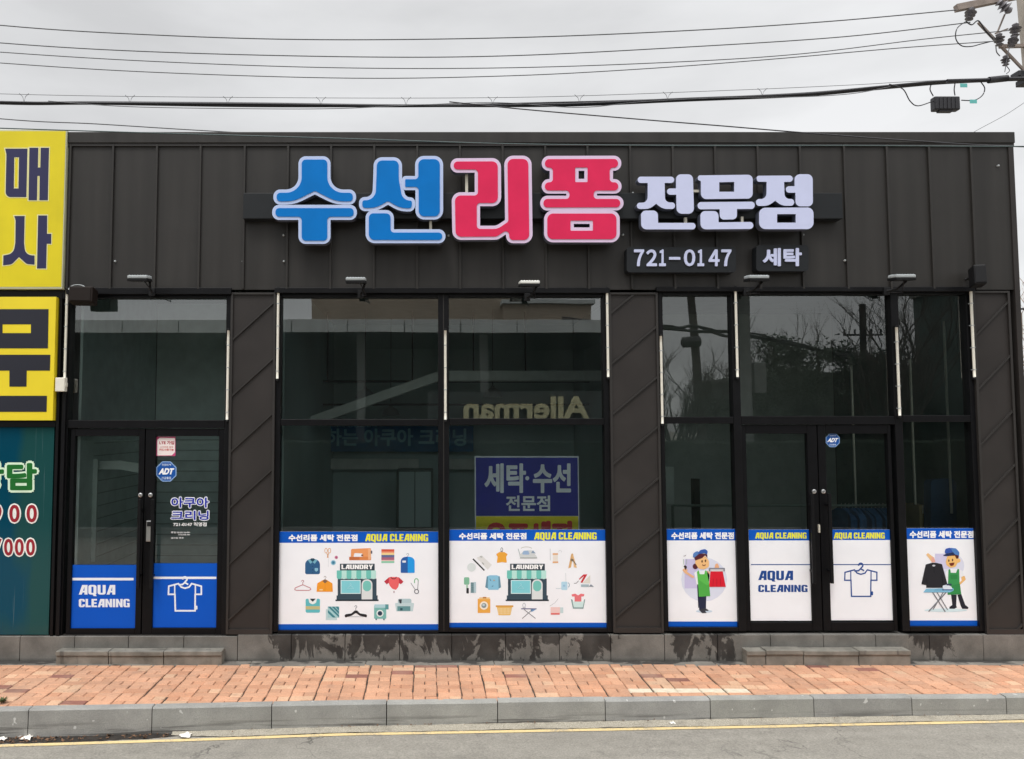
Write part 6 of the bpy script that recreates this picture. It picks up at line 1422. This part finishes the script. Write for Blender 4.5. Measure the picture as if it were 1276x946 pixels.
m = MB(); lp = [(103, 580), (125, 575), (150, 574), (176, 578), (176, 590), (150, 585), (125, 585), (103, 590)]; m.prism([to_plane(lp, 0, 0, 1, 0.6)], 0.6, 0.64, mat('reflection_pale', '#c9d4d0', 0.5)); m.build('board', t)

# =================================================================== LITTER IN THE GUTTER
def scrap(u, v, w, seed, label):
    rnd = random.Random(seed); p = GR(u, v, 0.01); m = MB(); n = 5; vs = []
    for j in range(n):
        for i in range(n): vs.append(p + Vector(((i / (n - 1) - .5) * w + rnd.uniform(-.15, .15) * w, (j / (n - 1) - .5) * w * 0.9 + rnd.uniform(-.15, .15) * w, rnd.uniform(0, 0.5) * w * (1 - abs(i - 2) / 2.6) * (1 - abs(j - 2) / 2.6) + 0.004)))
    m.add(vs, [(j * n + i, j * n + i + 1, (j + 1) * n + i + 1, (j + 1) * n + i) for j in range(n - 1) for i in range(n - 1)], M_PAPER)
    tag(m.build('paper_scrap'), label, 'litter', 'paper scraps in the gutter')
scrap(34, 920, 0.085, 1, 'largest crumpled white paper scrap at the left end of the gutter, among leaves'); scrap(231, 917.5, 0.09, 2, 'crumpled white paper scrap where the gutter mortar begins'); scrap(2, 922, 0.06, 3, 'small white paper scrap at the very left edge of the gutter'); scrap(838, 901.5, 0.045, 4, 'tiny white paper scrap in the gutter below the cream pavers')
scrap(1205, 826, 0.06, 5, 'flat white paper scrap on the pavement edge by the right pillar')
m = MB(); rnd = random.Random(77)
for i in range(280):
    u = rnd.choice((rnd.uniform(-60, 215), rnd.uniform(-20, 110), rnd.uniform(0, 1276))); v = 0
    x = GR(u, 912).x; yk = kerb_back(x) - KW; yl = line_y(x) + 0.05
    far = u > 215; y = yk - (rnd.random() ** (3 if far else 1.2)) * (yk - yl) * 0.95 - 0.01
    p = Vector((x, y, zroad(x) + (0.03 if far else 0.01))); s = rnd.uniform(0.006, 0.022) * (0.55 if far else 1); a = rnd.uniform(0, 2 * pi)
    d1 = Vector((cos(a), sin(a), rnd.uniform(-.3, .5))) * s; d2 = Vector((-sin(a), cos(a), rnd.uniform(-.3, .5))) * s * 0.5
    m.add([p - d1, p + d2, p + d1 + Vector((0, 0, s * 0.4)), p - d2], [(0, 1, 2, 3)], M_LEAFDRY)
tag(m.build('leaf_litter'), 'dry brown leaves and crumbs scattered along the gutter', 'leaves', kind='stuff')
m = MB(); rnd = random.Random(78); c = G(3, 876, 0)
for i in range(40):
    a = rnd.uniform(0, 2 * pi); d1 = Vector((cos(a), sin(a), rnd.uniform(0.5, 1.4))).normalized() * rnd.uniform(0.03, 0.07); d2 = Vector((-sin(a), cos(a), 0)) * 0.006
    m.add([c - d2, c + d1 * 0.6 + d2 * 1.5, c + d1, c + d1 * 0.5 - d2 * 1.5], [(0, 1, 2, 3)], M_WEED)
tag(m.build('weed'), 'small green weed growing from the brick joints at the left edge', 'plant')
